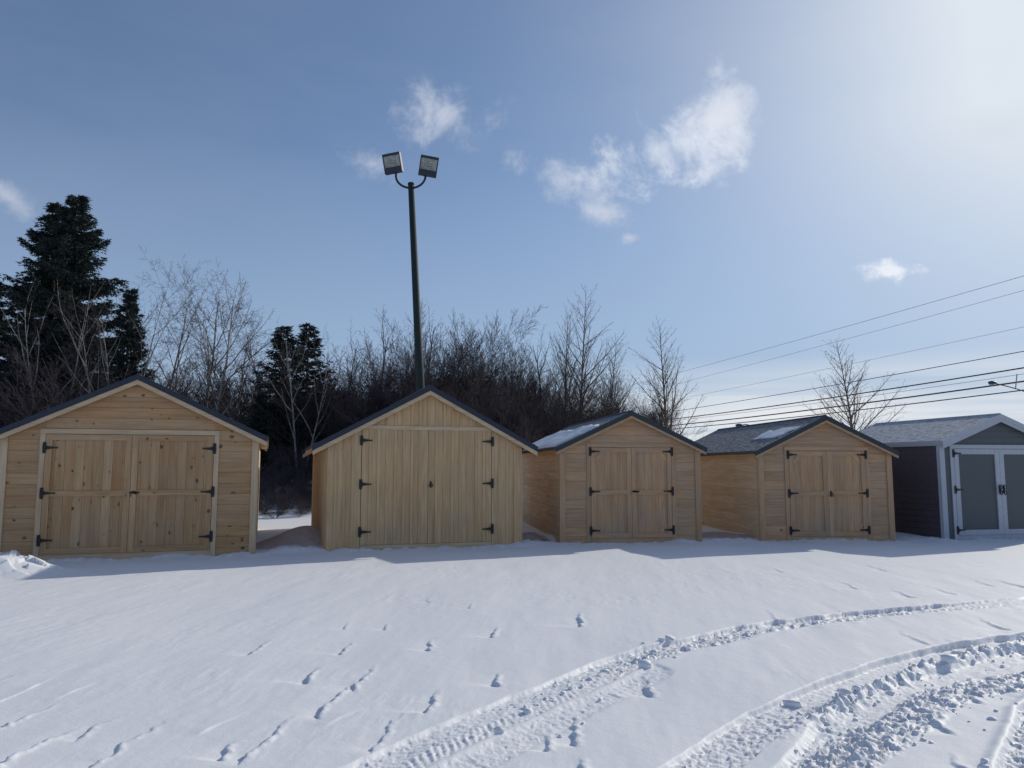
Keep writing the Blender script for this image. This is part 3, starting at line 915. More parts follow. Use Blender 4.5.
# snow lying on the left slope of the third shed, and a thin tongue on the fourth
def roof_snow(spec, zr, zeave, ov, y0, y1, s0, s1, thick, seed, label, rag=0.3, ss=None):
    W = spec['W']; slope = (zr - zeave) / (W / 2 + ov)
    ny, ns = 90, 40
    yy, tt = np.meshgrid(np.linspace(y0, y1, ny), np.linspace(s0, s1, ns), indexing='ij')
    u = W / 2 - (W / 2 + ov) * tt
    z = zr - slope * (W / 2 - u)
    ey = np.minimum((yy - y0) / (y1 - y0), (y1 - yy) / (y1 - y0)) * (y1 - y0)
    es = np.minimum((tt - s0) * 1.7, (s1 - tt) * 1.7 + .02)
    edge = np.minimum(ey, es) + rag * fbm(yy * 1.6, tt * 4, seed, 4)
    th = thick * sstep(-.02, .10, edge) * (1 + .5 * fbm(yy * 2, tt * 5, seed + 4, 3)) - .012 * (1 - sstep(-.04, .02, edge))
    ang = math.atan(slope)
    top = np.stack([u - np.sin(ang) * th, yy, z + np.cos(ang) * th], -1).reshape(-1, 3)
    bot = np.stack([u, yy, z - .012 + 0 * th], -1).reshape(-1, 3)
    V = np.vstack([top, bot]); n = ny * ns
    i = np.arange(ny - 1)[:, None]; j = np.arange(ns - 1)[None, :]
    a = i * ns + j
    q = np.stack([a, a + 1, a + ns + 1, a + ns], -1).reshape(-1, 4)
    sides = []
    bd = [(k, k + 1) for k in range(ns - 1)] + [((ny - 1) * ns + k + 1, (ny - 1) * ns + k) for k in range(ns - 1)] + [((k + 1) * ns, k * ns) for k in range(ny - 1)] + [(k * ns + ns - 1, (k + 1) * ns + ns - 1) for k in range(ny - 1)]
    for a_, b_ in bd: sides.append((b_, a_, a_ + n, b_ + n))
    Fq = np.vstack([q, q[:, ::-1] + n, np.array(sides)])
    me = np_mesh('roof_snow', V, Fq, smooth=True)
    o = link('roof_snow', me, M['snow'])
    o.location = (spec['P'][0], spec['P'][1], 0); o.rotation_euler = (0, 0, R(spec['yaw']))
    tag(o, label, 'snow', kind='stuff')
roof_snow(SP[2], 2.61, 1.87, .13, .12, 5.4, .34, 1.0, .05, 5, 'layer of snow on the left roof slope of the weathered pine shed', .22)
roof_snow(SP[3], 2.54, 1.80, .13, .05, 1.6, .30, .60, .018, 21, 'thin patch of snow near the front of the dark shingle roof', .45)

# ------------------------------------------------------------------ flood light pole
def flood_pole():
    Y = 21.0
    top = at(411, 184, Y); q = at(420.5, 390, Y)
    d = (top - q).normalized()
    base = q + d * ((0 - q.z) / d.z)
    root = empty('floodlight_pole', (base.x, base.y, 0))
    tag(root, 'tall dark leaning floodlight pole with two box lamps on top', 'light pole')
    L = lambda v: Vector(v) - Vector((base.x, base.y, 0))
    p = MB()
    p.tube([L(base), L(base + d * (top - base).length)], [.135, .085], 4 if False else 12)
    p.tube([L(top - d * .02), L(top + d * .03)], [.095, .09], 12)
    p.build('pole', M['pole_paint'], root, True)
    b = MB(); b.box(-.22, .22, -.22, .22, -.05, .06); b.build('base_plate', M['pole_paint'], root)
    up = d
    # bracket: two bent pipes
    lamps = ((393.5, 164, -1), (428.5, 167, 1))
    for (px, py, sg) in lamps:
        arm = MB()
        tip = at(396 if sg < 0 else 425.5, 176, Y)
        s0 = at(411, 188, Y) 
        pts = []
        c0 = L(s0)
        t1 = L(tip)
        for t in np.linspace(0, 1, 10):
            a = t * PI / 2
            pts.append(Vector((c0.x + (t1.x - c0.x) * math.sin(a), 0, c0.z + (t1.z - c0.z) * (1 - math.cos(a)))) + Vector((0, L(top).y, 0)))
        pts.append(pts[-1] + Vector((0, 0, .08)))
        arm.tube(pts, .032, 8)
        arm.build('bracket_arm', M['pole_paint'], root, True)
        c = L(at(px, py, Y))
        # box lamp: deep housing with bevelled back, glass face tilted down to the yard
        ca = empty('box_lamp', c, 0)
        ca.parent = root
        ca.rotation_euler = (R(9), R(7.5 * sg), R(9 * sg))
        h = MB()
        w, hh, dp = .255, .275, .15
        fr_ = [(-w, -hh), (w, -hh), (w, hh), (-w, hh)]
        vs = [(a, -dp, b) for a, b in fr_] + [(a * .80, dp, b * .80) for a, b in fr_] + [(a, .02, b) for a, b in fr_]
        vs += [(a * .90, -dp, b * .58 + .045) for a, b in fr_] + [(a * .90, -dp + .05, b * .58 + .045) for a, b in fr_]
        fs = []
        for i in range(4):
            j = (i + 1) % 4
            fs += [(i, j, j + 8, i + 8), (i + 8, j + 8, j + 4, i + 4), (i, i + 12, j + 12, j), (i + 12, i + 16, j + 16, j + 12)]
        fs.append((4, 5, 6, 7))
        fs.append((16, 17, 18, 19))
        h.add(vs, fs); hous = h.build('housing', M['lamp_housing'], ca)
        for k in range(4):
            f = MB()
        g = MB(); g.box(-w * .89, w * .89, -dp + .012, -dp + .018, -hh * .575 + .045, hh * .575 + .045); lens = g.build('lens', M['lamp_lens'], ca)
        rl = MB()
        for zz in np.linspace(-.05, .14, 3): rl.box(-w * .86, w * .86, -dp + .004, -dp + .010, zz - .006, zz + .006)
        rl.tube([(-.10, -dp + .004, .03), (.10, -dp + .004, .03)], .035, 8)
        rl.build('louvre', M['reflector'], ca)
    return root
flood_pole()

# ------------------------------------------------------------------ cables, poles and street lamps
def cable(name, label, p_l, p_r, dl, dr, r, mat, sag):
    a = at(p_l[0], p_l[1], dl); b = at(p_r[0], p_r[1], dr)
    b = b + (b - a) * 0.06
    pts = []
    for t in np.linspace(0, 1, 28):
        p = a.lerp(b, t); p.z -= sag * 4 * t * (1 - t); pts.append(p)
    mb = MB(); mb.tube(pts, r, 6)
    o = mb.build(name, mat, None, True)
    tag(o, label, 'power line', 'power lines crossing the sky on the right')
    return a, pts[-1]
lines = [
    ('topmost faint pale wire of all the lines crossing the sky at right', (560, 403), (1024, 275), .021, 'cable_pale', .25),
    ('second faint wire from the top, just under the topmost one', (560, 412.5), (1024, 289.5), .017, 'cable_pale', .25),
    ('third faint wire from the top, alone in the wide gap of sky', (560, 421), (1024, 326), .015, 'cable_pale', .25),
    ('thin dark wire running just above the upper thick black cable', (560, 427), (1024, 350), .026, 'cable', .35),
    ('upper thick black cable above the pale thin wire', (560, 430), (1024, 366), .045, 'cable', .5),
    ('thin pale wire between the two thick black cables', (560, 431.5), (1024, 372.5), .020, 'cable_pale', .4),
    ('lower thick black cable, heaviest of the bundle at right', (560, 434), (1024, 379.5), .052, 'cable', .5),
    ('lowest black cable of all, closest to the shed roofs', (560, 436.5), (1024, 388.5), .038, 'cable', .45)]
ends = []
for (lab, a, b, r_, m_, sg_) in lines:
    ends.append(cable('power_line', lab, a, b, 105, 46, r_, M[m_], sg_))

def utility_pole(x, y, h, label):
    root = empty('utility_pole', (x, y, gz(x, y)))
    tag(root, label, 'utility pole')
    m = MB(); m.tube([(0, 0, -.3), (0, 0, h)], [.17, .11], 10); m.build('pole', M['pole_wood'], root, True)
    for z in (h - .4, h - 2.0):
        c = MB(); c.box(-.06, .06, -1.2, 1.2, z - .06, z + .06); arm = c.build('cross_arm', M['pole_wood'], root)
        for yy in (-1.0, -.4, .4, 1.0):
            i = MB(); i.tube([(0, yy, z + .06), (0, yy, z + .1), (0, yy, z + .17), (0, yy, z + .2)], [.03, .05, .05, .02], 8); i.build('insulator', M['ceramic'], arm)
pl = ends[0][0]
utility_pole(pl.x, pl.y + .3, pl.z + .3, 'wooden utility pole half hidden among the dark bare trees where the wires end')

def street_lamp(px, py, Y, px_pole, py_arm, label, head_s=1.0, stub=False):
    hd = at(px, py, Y); ar = at(px_pole, py_arm, Y)
    root = empty('street_lamp', (ar.x, Y, 0)); tag(root, label, 'street lamp')
    o = Vector((ar.x, Y, 0))
    m = MB(); m.tube([(0, 0, -.2), (0, 0, ar.z + .25)], [.11, .08], 10); m.build('pole', M['steel'], root, True)
    a = MB()
    p0 = Vector((0, 0, ar.z)); p1 = hd - o
    pts = [p0.lerp(p1, t) + Vector((0, 0, .25 * math.sin(t * PI))) * head_s for t in np.linspace(0, 1, 9)]
    a.tube(pts, .045 * head_s, 8); a.build('arm', M['pole_wood'], root, True)
    h = MB(); s = .32 * head_s; c = p1
    rings = [(-s * 1.3, .02), (-s * 1.1, .10), (-s * .4, .16), (s * .4, .13), (s * .9, .06)]
    h.tube([(c.x + a_, c.y, c.z + .02) for a_, _ in rings], [r_ * head_s for _, r_ in rings], 10); h.build('lamp_head', M['lamp_housing'], root, True)
    l = MB(); l.box(c.x - s * .9, c.x + s * .1, c.y - .09 * head_s, c.y + .09 * head_s, c.z - .17 * head_s, c.z - .10 * head_s); l.build('lens', M['lamp_lens'], root)
    if stub:
        s_ = MB(); q = at(1015.5, 389, Y) - o; q2 = at(1017, 374, Y) - o
        s_.tube([q, q2], .03, 6); s_.build('wire_bracket', M['steel'], root)
street_lamp(993, 383, 45, 1062, 408, 'street lamp arm reaching in from the right edge below the wires', 0.72, True)
street_lamp(740, 425.5, 88, 757, 430, 'tiny far street lamp head showing above the dark shingle roof', 1.3)

# ------------------------------------------------------------------ trees
class Tubes:
    """gathers tapered twigs as numpy friendly lists"""
    def __init__(self): self.v = []; self.f = []
    def add(self, pts, rad, k):
        n0 = len(self.v); prev = None; m = len(pts)
        for i in range(m):
            p = pts[i]
            a = pts[min(i + 1, m - 1)]; b = pts[max(i - 1, 0)]
            tx, ty, tz = a[0] - b[0], a[1] - b[1], a[2] - b[2]
            l = math.sqrt(tx * tx + ty * ty + tz * tz) or 1; tx /= l; ty /= l; tz /= l
            if abs(tz) < 0.95: ux, uy, uz = ty, -tx, 0.0
            else: ux, uy, uz = 0.0, tz, -ty
            l = math.sqrt(ux * ux + uy * uy + uz * uz); ux /= l; uy /= l; uz /= l
            wx, wy, wz = ty * uz - tz * uy, tz * ux - tx * uz, tx * uy - ty * ux
            r = rad[i]
            for j in range(k):
                an = 2 * PI * j / k; c = math.cos(an) * r; s = math.sin(an) * r
                self.v.append((p[0] + ux * c + wx * s, p[1] + uy * c + wy * s, p[2] + uz * c + wz * s))
        for i in range(m - 1):
            for j in range(k):
                a = n0 + i * k + j; b = n0 + i * k + (j + 1) % k
                self.f.append((a, b, b + k, a + k))
    def mesh(self, name):
        return np_mesh(name, self.v, self.f, smooth=True)

def grow(T, rg, p, d, L, r, lv, P):
    """one branch with its children. T: list of Tubes per level"""
    q = P[lv]
    n = q['n']; pts = [p]; rad = [r]; dirs = [d]
    pos = Vector(p); dd = Vector(d)
    for i in range(n):
        t = (i + 1) / n
        dd = dd + Vector((rg.gauss(0, q['wob']), rg.gauss(0, q['wob']), rg.gauss(0, q['wob']) + q['up']))
        dd.normalize()
        pos = pos + dd * (L / n)
        pts.append(tuple(pos)); rad.append(max(r * (1 - t * q.get('tap', .85)), .0045)); dirs.append(tuple(dd))
    T[0 if lv < P['split'] else 1].add(pts, rad, 6 if lv == 0 else (4 if lv == 1 else 3))
    if lv + 1 >= P['levels']: return
    c = P[lv + 1]; m = int(q['kids'] * rg.uniform(.8, 1.2) * (1 if lv == 0 else max(.35, min(1.3, L / q['ref']))))
    az = rg.uniform(0, 2 * PI)
    for k in range(m):
        t = q['t0'] + (1 - q['t0']) * ((k + rg.random()) / m)
        f = t * n; i = min(int(f), n - 1); g = f - i
        a = Vector(pts[i]).lerp(Vector(pts[i + 1]), g)
        pd = Vector(dirs[i + 1])
        az += 2.4 + rg.uniform(-.5, .5)
        side = pd.orthogonal().normalized()
        side = Matrix.Rotation(az, 3, pd) @ side
        ang = R(q['ang'] + rg.gauss(0, q['angv']))
        cd = pd * math.cos(ang) + side * math.sin(ang)
        prof = q['prof'](t)
        cl = L * q['ratio'] * prof * rg.uniform(.65, 1.25)
        rr = (rad[i] * (1 - g) + rad[i + 1] * g)
        grow(T, rg, tuple(a), tuple(cd), cl, min(rr * .75, max(.005, cl * c['rk'])), lv + 1, P)

def tree_meshes(name, seed, P, H, stems=1, spread=0.0, r0=.1, lean=0.0):
    rg = random.Random(seed)
    T = [Tubes(), Tubes()]
    for s in range(stems):
        az = 2 * PI * s / max(stems, 1) + rg.uniform(-.6, .6)
        tilt = spread * rg.uniform(.35, 1.1) if stems > 1 else lean
        d = Vector((math.sin(tilt) * math.cos(az), math.sin(tilt) * math.sin(az), math.cos(tilt)))
        h = H * (rg.uniform(.72, 1.0) if stems > 1 and s else 1.0)
        grow(T, rg, (d.x * .15 * (stems > 1), d.y * .15 * (stems > 1), -.3), tuple(d), h, r0 * (rg.uniform(.6, 1) if stems > 1 else 1), 0, P)
    # normalise to height 1 so that copies can be scaled to the real height
    V = np.array(T[0].v + T[1].v)
    top = np.percentile(V[:, 2], 99.97)
    return T[0].mesh(name + '_trunk'), T[1].mesh(name + '_crown'), top

asc = lambda t: 1.0 - .72 * t
bell = lambda t: .55 + .9 * math.sin(min(1, t * 1.1) * PI) * .6
birchP = {'levels': 5, 'split': 2,
    0: dict(n=9, wob=.06, up=.03, kids=13, t0=.30, ang=36, angv=10, ratio=.50, prof=lambda t: 1.1 - .6 * t, ref=1),
    1: dict(n=6, wob=.10, up=.06, kids=9, t0=.18, ang=38, angv=12, ratio=.48, prof=asc, rk=.014, ref=3.2),
    2: dict(n=4, wob=.12, up=.01, kids=9.5, t0=.12, ang=42, angv=14, ratio=.46, prof=asc, rk=.009, ref=1.2),
    3: dict(n=3, wob=.16, up=-.03, kids=5, t0=.15, ang=40, angv=15, ratio=.5, prof=asc, rk=.010, ref=.5),
    4: dict(n=2, wob=.18, up=-.03, rk=.014)}
bushP = {'levels': 5, 'split': 2,
    0: dict(n=7, wob=.06, up=.01, kids=15, t0=.12, ang=28, angv=9, ratio=.46, prof=lambda t: 1.1 - .5 * t, ref=1),
    1: dict(n=5, wob=.07, up=.05, kids=11, t0=.1, ang=29, angv=9, ratio=.5, prof=asc, rk=.010, ref=2.6),
    2: dict(n=3, wob=.06, up=.06, kids=8, t0=.08, ang=26, angv=8, ratio=.6, prof=asc, rk=.012, ref=1.2),
    3: dict(n=2, wob=.05, up=.06, kids=3, t0=.1, ang=24, angv=9, ratio=.62, prof=asc, rk=.013, ref=.6),
    4: dict(n=2, wob=.05, up=.05, rk=.016)}
poplarP = {'levels': 4, 'split': 1,
    0: dict(n=10, wob=.015, up=.01, kids=44, t0=.20, ang=44, angv=8, ratio=.46, prof=lambda t: 1.12 - .95 * t, ref=1, tap=.93),
    1: dict(n=5, wob=.05, up=.09, kids=11, t0=.18, ang=34, angv=10, ratio=.36, prof=asc, rk=.011, ref=2.4),
    2: dict(n=3, wob=.08, up=.06, kids=5, t0=.2, ang=34, angv=12, ratio=.45, prof=asc, rk=.012, ref=.9),
    3: dict(n=2, wob=.1, up=.04, rk=.012)}
maplP = {'levels': 5, 'split': 2,
    0: dict(n=8, wob=.07, up=.02, kids=14, t0=.25, ang=40, angv=12, ratio=.50, prof=lambda t: 1.05 - .6 * t, ref=1),
    1: dict(n=6, wob=.12, up=.06, kids=10, t0=.18, ang=38, angv=14, ratio=.45, prof=asc, rk=.013, ref=3.2),
    2: dict(n=4, wob=.13, up=.04, kids=7, t0=.15, ang=36, angv=14, ratio=.5, prof=asc, rk=.010, ref=1.4),
    3: dict(n=3, wob=.13, up=.03, kids=3.5, t0=.15, ang=36, angv=14, ratio=.5, prof=asc, rk=.011, ref=.7),
    4: dict(n=2, wob=.15, up=.02, rk=.014)}

def conifer_meshes(name, seed, H, wid, nb, drop=.25, tip_up=.25, density=1.0, gaps=.3):
    rg = np.random.default_rng(seed)
    T = Tubes(); T.add([(0, 0, -.3), (0.02, 0, H * .35), (.0, .02, H * .7), (0, 0, H)], [H * .016, H * .011, H * .006, .01], 8)
    B = Tubes(); V = []; 
    tris = []
    for i in range(nb):
        t = (i + rg.random()) / nb
        z = H * (.06 + .93 * t ** .92)
        az = rg.uniform(0, 2 * PI); z += rg.normal(0, .06)
        fr_ = 1 - z / H
        L = wid * (fr_ ** .92) * rg.uniform(1 - gaps, 1.12) + .08
        e = np.array([math.cos(az), math.sin(az), 0]); sd = np.array([-e[1], e[0], 0])
        dr_ = drop * (.4 + fr_) * rg.uniform(.6, 1.3); tu = tip_up * rg.uniform(.5, 1.4)
        nn = 7
        ts = np.linspace(0, 1, nn)
        upf = .45 * (1 - fr_) ** 2
        ax = np.outer(ts, e) * L + np.outer(-dr_ * L * ts + (dr_ * .6 + tu) * L * ts ** 2.2 * .8 + upf * L * ts, [0, 0, 1]) + np.array([0, 0, z])
        B.add([tuple(p) for p in ax], list(np.linspace(.012 + L * .010, .006, nn)), 3)
        nt = int((14 + L * 13) * density)
        tt = rg.uniform(.10, 1.0, nt); base = np.stack([np.interp(tt, ts, ax[:, k]) for k in range(3)], 1)
        sgn = np.where(rg.random(nt) < .5, -1, 1)
        tl = (.16 + .34 * L * (1 - tt) * .55 + .10) * rg.uniform(.6, 1.2, nt)
        dv = e[None, :] * rg.uniform(.55, .95, (nt, 1)) + sd[None, :] * (sgn * rg.uniform(.4, .95, nt))[:, None]
        dv[:, 2] += rg.uniform(-.45, .10, nt)
        dv /= np.linalg.norm(dv, axis=1)[:, None]
        m = 9
        w = rg.uniform(.0, 1.0, (nt, m))
        b0 = base[:, None, :] + dv[:, None, :] * (w * tl[:, None])[..., None]
        tip = dv[:, None, :] * rg.uniform(.5, 1.0, (nt, m, 1)) + rg.normal(0, .55, (nt, m, 3)) + np.array([0, 0, -.12])
        tip /= np.linalg.norm(tip, axis=2)[..., None]
        ln = rg.uniform(.09, .20, (nt, m, 1))
        pr = np.cross(tip, rg.normal(0, 1, (nt, m, 3))); pr /= np.linalg.norm(pr, axis=2)[..., None]
        ww = rg.uniform(.016, .036, (nt, m, 1))
        a = b0 - pr * ww; b = b0 + pr * ww; c = b0 + tip * ln
        tris.append(np.stack([a, b, c], 2).reshape(-1, 3))
    tv = np.vstack(tris)
    tf = np.arange(len(tv)).reshape(-1, 3)
    return T.mesh(name + '_trunk'), B.mesh(name + '_boughs'), np_mesh(name + '_needles', tv, tf), H

print('growing')
LIB = {}
for i in range(3): LIB['birch', i] = tree_meshes('birch', 100 + i, birchP, 10, stems=(1, 2, 3)[i], spread=.26, r0=.12, lean=.06)
for i in range(3): LIB['bush', i] = tree_meshes('thicket', 200 + i, bushP, 8, stems=9, spread=.62, r0=.05)
for i in range(2): LIB['poplar', i] = tree_meshes('poplar', 300 + i, poplarP, 10, stems=1, r0=.10)
for i in range(2): LIB['maple', i] = tree_meshes('maple', 400 + i, maplP, 9, stems=(1, 2)[i], spread=.25, r0=.13, lean=.05)
LIB['spruce', 0] = conifer_meshes('spruce', 1, 14, 4.9, 360, gaps=.45, drop=.34)
LIB['spruce', 1] = conifer_meshes('spruce', 2, 10, 3.0, 190, gaps=.5)
LIB['pine', 0] = conifer_meshes('pine', 5, 9, 2.7, 210, drop=.12, tip_up=.35, gaps=.6, density=.5)

MATS = {'birch': ('birch_bark', 'birch_twig'), 'bush': ('dark_bark', 'dark_twig'), 'poplar': ('poplar_bark', 'poplar_twig'), 'maple': ('dark_bark', 'dark_twig')}
NAMES = {'birch': 'birch_tree', 'bush': 'thicket_tree', 'poplar': 'poplar_tree', 'maple': 'bare_tree', 'spruce': 'spruce_tree', 'pine': 'pine_tree', 'shrub': 'shrub'}
GROUPS = {'birch': 'pale birches behind the left shed', 'bush': 'dense dark bare trees behind the middle sheds', 'poplar': 'slender bare poplars', 'maple': 'spreading bare trees behind the sheds', 'spruce': 'dark evergreens behind the left shed', 'pine': 'dark evergreens behind the left shed', 'shrub': 'low leafless shrubs behind the sheds'}

def plant(kind, var, px, py, Y, rot, label, wide=1.0, cat='tree', lean=(0, 0), kname=None):
    g = at(px, py, Y)
    z0 = gz(g.x, Y)
    ms = LIB[kind, var]
    H = g.z - z0
    s = H / ms[-1]
    root = empty(NAMES[kname or kind], (g.x, Y, z0 - .02), R(rot))
    root.scale = (s * wide, s * wide, s)
    root.rotation_euler = (R(lean[0]), R(lean[1]), R(rot))
    tag(root, label, cat, GROUPS[kname or kind])
    if kind in ('spruce', 'pine'):
        link('trunk', ms[0], M['spruce_bark'], root)
        cr = link('crown', ms[2], M['needles'], root)
        link('bough', ms[1], M['spruce_bark'], cr)
    else:
        link('trunk', ms[0], M[MATS[kind][0]], root)
        link('crown', ms[1], M[MATS[kind][1]], root)
    return root

plant('spruce', 0, 79, 194, 36, 20, 'tallest dark spruce, its tip the highest point of the wood', 1.12)
plant('spruce', 0, 58, 204, 37, 200, 'second tall spruce crowding the tallest one on its left', 1.2)
plant('spruce', 1, -14, 262, 36, 90, 'dark spruce cut off by the left edge of the photo', 1.25)
plant('spruce', 1, 131, 288, 35, 10, 'small narrow spruce right of the tallest one, behind birches', .85)
plant('spruce', 1, 24, 330, 33, 140, 'low broad spruce between the left edge and tallest spruce', 1.4)
plant('pine', 0, 284, 326, 35, 0, 'ragged dark pine in the gap between the two largest sheds, left one', 1.35)
plant('pine', 0, 309, 324, 37, 130, 'ragged dark pine just right of its twin, left of the light pole', 1.3)
plant('spruce', 1, 262, 392, 34, 60, 'short spruce seen over the right eave of the leftmost shed', 1.25)
plant('spruce', 1, 322, 385, 36, 250, 'short spruce behind the left eave of the board and batten shed', 1.4)
plant('spruce', 1, 290, 400, 38, 330, 'squat dark spruce low in the gap between the two largest sheds', 1.9)

plant('birch', 1, 66, 272, 33, 30, 'pale forked birch standing in front of the tallest spruce', .8)
plant('birch', 2, 122, 246, 34, 75, 'slim pale birch just right of the tallest spruce', .8)
plant('birch', 0, 163, 262, 36, 190, 'slim birch above the left shed ridge, between taller birches', .95)
plant('birch', 1, 212, 262, 35, 120, 'broad pale birch standing alone against the sky above the left shed', 1.0)
plant('birch', 2, 243, 268, 36, 260, 'birch with upswept twigs just right of the broad pale birch', .9)
plant('birch', 1, 142, 280, 38, 300, 'thin birch just left of the ridge line, beside the small narrow spruce', 1.0)
plant('birch', 0, 186, 290, 40, 320, 'thin birch in the middle distance between two pale birches', .9)
plant('birch', 0, 276, 292, 37, 40, 'rightmost birch, leaning over the ragged dark pine', 1.0)
plant('birch', 1, 305, 318, 33, 200, 'slender grey birch rising in front of the ragged dark pines', .8)
plant('birch', 2, 20, 300, 34, 170, 'birch at the left edge in front of the spruces', .8)

plant('maple', 1, 330, 318, 38, 15, 'spreading bare tree between the pines and the light pole', 1.0)
plant('maple', 0, 378, 306, 36, 75, 'bare tree with a crooked limb immediately left of the light pole', .9)
plant('bush', 0, 404, 318, 37, 10, 'dense dark thicket tree left of the light pole foot', 1.0)
plant('bush', 1, 446, 308, 36, 80, 'densest dark thicket tree, right behind the light pole', 1.0)
plant('bush', 2, 488, 312, 38, 150, 'dark thicket tree above the right roof slope of batten shed', 1.05)
plant('bush', 0, 526, 352, 37, 230, 'dark thicket tree above the right eave of the batten shed', 1.0)
plant('bush', 2, 425, 316, 39, 20, 'dark thicket tree touching the left side of the light pole shaft', 1.1)
plant('bush', 0, 468, 306, 39, 95, 'dark thicket tree second to the right of the light pole', 1.1)
plant('bush', 1, 504, 332, 40, 190, 'dark thicket tree behind the right roof slope, between two taller ones', 1.1)
plant('maple', 1, 440, 302, 41, 260, 'tall bare tree rising through the densest thicket by the light pole', .9)
plant('bush', 1, 380, 338, 35, 140, 'thicket tree over the left roof slope of the batten shed', 1.0)
plant('bush', 1, 356, 350, 40, 300, 'lower thicket tree between the pines and the light pole', 1.1)
plant('maple', 0, 545, 322, 40, 200, 'bare tree left of the tall two stemmed poplar', .8)
plant('poplar', 0, 578, 284, 40, 0, 'tallest poplar, rising above the thicket left of the snowy shed', 1.0)
plant('poplar', 1, 563, 300, 41, 100, 'poplar close beside the tallest poplar on its left', .8)
plant('poplar', 1, 607, 332, 42, 40, 'poplar half as tall, just right of the tallest poplar', 1.0)
plant('poplar', 0, 665, 316, 40, 150, 'lone poplar behind the ridge of the snowy roofed shed', 1.1)
plant('poplar', 1, 850, 334, 42, 215, 'lone small tree behind the dark shingle roof, power lines crossing it', 1.35)
plant('bush', 2, 584, 362, 42, 60, 'brown thicket tree at the foot of the tallest poplar', 1.1)
plant('bush', 0, 622, 372, 44, 120, 'open thicket tree left of the lone poplar', 1.1)
plant('bush', 1, 646, 392, 46, 20, 'smallest thicket tree, next to the lone poplar', 1.0)
plant('bush', 2, 715, 428, 44, 20, 'low bush showing between the two small pine shed roofs', 1.0)

shr = [(150, 352, 38), (200, 360, 37), (236, 350, 39), (100, 350, 33), (60, 345, 32), (20, 370, 31), (268, 372, 36), (300, 440, 31), (263, 452, 29.5), (320, 430, 33), (345, 372, 35),
       (385, 352, 35), (420, 350, 34), (460, 345, 35), (500, 360, 35), (535, 372, 36), (560, 380, 38), (600, 392, 39), (278, 474, 27), (306, 470, 28), (292, 430, 34), (30, 350, 36), (130, 380, 34), (180, 385, 33),
       (262, 478, 26), (270, 468, 29), (284, 482, 25.5), (292, 466, 29), (300, 480, 26.5), (314, 476, 28), (470, 372, 31), (440, 378, 31), (405, 380, 32), (515, 390, 31), (632, 402, 34),
       (264, 490, 23.5), (276, 497, 22.5), (288, 492, 24.2), (301, 496, 23), (311, 491, 24)]
where = ['behind the ridge of the left shed', 'behind the right roof slope of the left shed', 'below the broad pale birch', 'in front of the tallest spruce, low', 'left of the pale forked birch foot',
         'at the far left above the left shed roof', 'above the right eave of the left shed', 'in the gap, right of its centre', 'tucked beside the right wall of the left shed', 'beside the left wall of the batten shed', 'above the left slope of the batten shed',
         'left of the light pole foot', 'hiding the light pole foot', 'right of the light pole, low', 'above the right roof slope of the batten shed', 'above the right end of the batten shed roof', 'at the foot of the tallest poplar', 'above the snowy roof', 'nearest in the gap, thin stems in the snow', 'second nearest in the gap, close to the batten shed', 'in the middle of the gap against dark spruce', 'among the spruces at the far left', 'left of the left shed ridge', 'right of the left shed ridge',
         'in the gap hugging the right wall of the left shed', 'in the gap, second row, left side', 'in the gap, closest small one in the snow', 'in the gap, second row, centre', 'in the gap, right of the closest small one', 'in the gap at the batten shed wall',
         'just behind the right half of the batten shed roof', 'just behind the batten shed ridge', 'just behind the left half of the batten shed roof', 'just behind the right eave of the batten shed', 'just behind the snowy roof ridge',
         'front row of the gap, at the left shed wall', 'front row of the gap, shortest, left of centre', 'front row of the gap, exactly between the two sheds', 'front row of the gap, right of centre', 'front row of the gap, at the batten shed wall']
for i, ((px, py, Y), w) in enumerate(zip(shr, where)):
    plant('bush', i % 3, px, py, Y, i * 47 % 360, ('leafless dark shrub ' if i % 2 else 'twiggy bare shrub ') + w, 1.5 if py < 420 else (1.9 if Y < 25 else 1.3), 'shrub', kname='shrub')

# far wood: one mass nobody could count
def far_wood():
    T = Tubes(); rg = random.Random(77)
    for i in range(420):
        x = rg.uniform(-52, 11); y = rg.uniform(46, 66)
        h = rg.uniform(4.0, 6.8) * (1 if x < 2 else .7); z0 = .7
        T.add([(x, y, z0 - .3), (x + rg.uniform(-.4, .4), y, z0 + h * .5), (x + rg.uniform(-.8, .8), y, z0 + h)], [.05, .035, .012], 4)
        for k in range(34):
            t = rg.uniform(.15, .95); az = rg.uniform(0, 2 * PI); L = rg.uniform(1.0, 2.6) * (1.15 - t)
            bx, by, bz = x, y, z0 + h * t
            e = (bx + math.cos(az) * L * .6, by + math.sin(az) * L * .6, bz + L * .8)
            T.add([(bx, by, bz), e], [.03, .012], 3)
            for q in range(6):
                s = rg.uniform(.2, .9); m = tuple(a + (b - a) * s for a, b in zip((bx, by, bz), e))
                T.add([m, (m[0] + rg.uniform(-.5, .5), m[1] + rg.uniform(-.5, .5), m[2] + rg.uniform(.3, .9))], [.016, .008], 3)
    o = link('far_wood', T.mesh('far_wood'), M['dark_twig'])
    tag(o, 'distant leafless wood filling the background behind the tree line', 'wood', kind='stuff')
far_wood()

# ------------------------------------------------------------------ camera, light, sky
cam = bpy.data.cameras.new('camera'); co = bpy.data.objects.new('camera', cam); C.objects.link(co)
cam.sensor_width = 36; cam.lens = F / 1024 * 36; cam.clip_end = 10000; cam.clip_start = .05
co.location = (0, 0, CAMZ); co.rotation_euler = (PI / 2 + PITCH, 0, 0)
sc.camera = co

sl = bpy.data.lights.new('sun', 'SUN'); so = bpy.data.objects.new('sun', sl); C.objects.link(so)
sl.energy = 3.0; sl.angle = R(0.55); sl.color = (1.0, 0.93, 0.80)
so.rotation_euler = SUN.to_track_quat('Z', 'Y').to_euler()
so.location = (30, 30, 30)

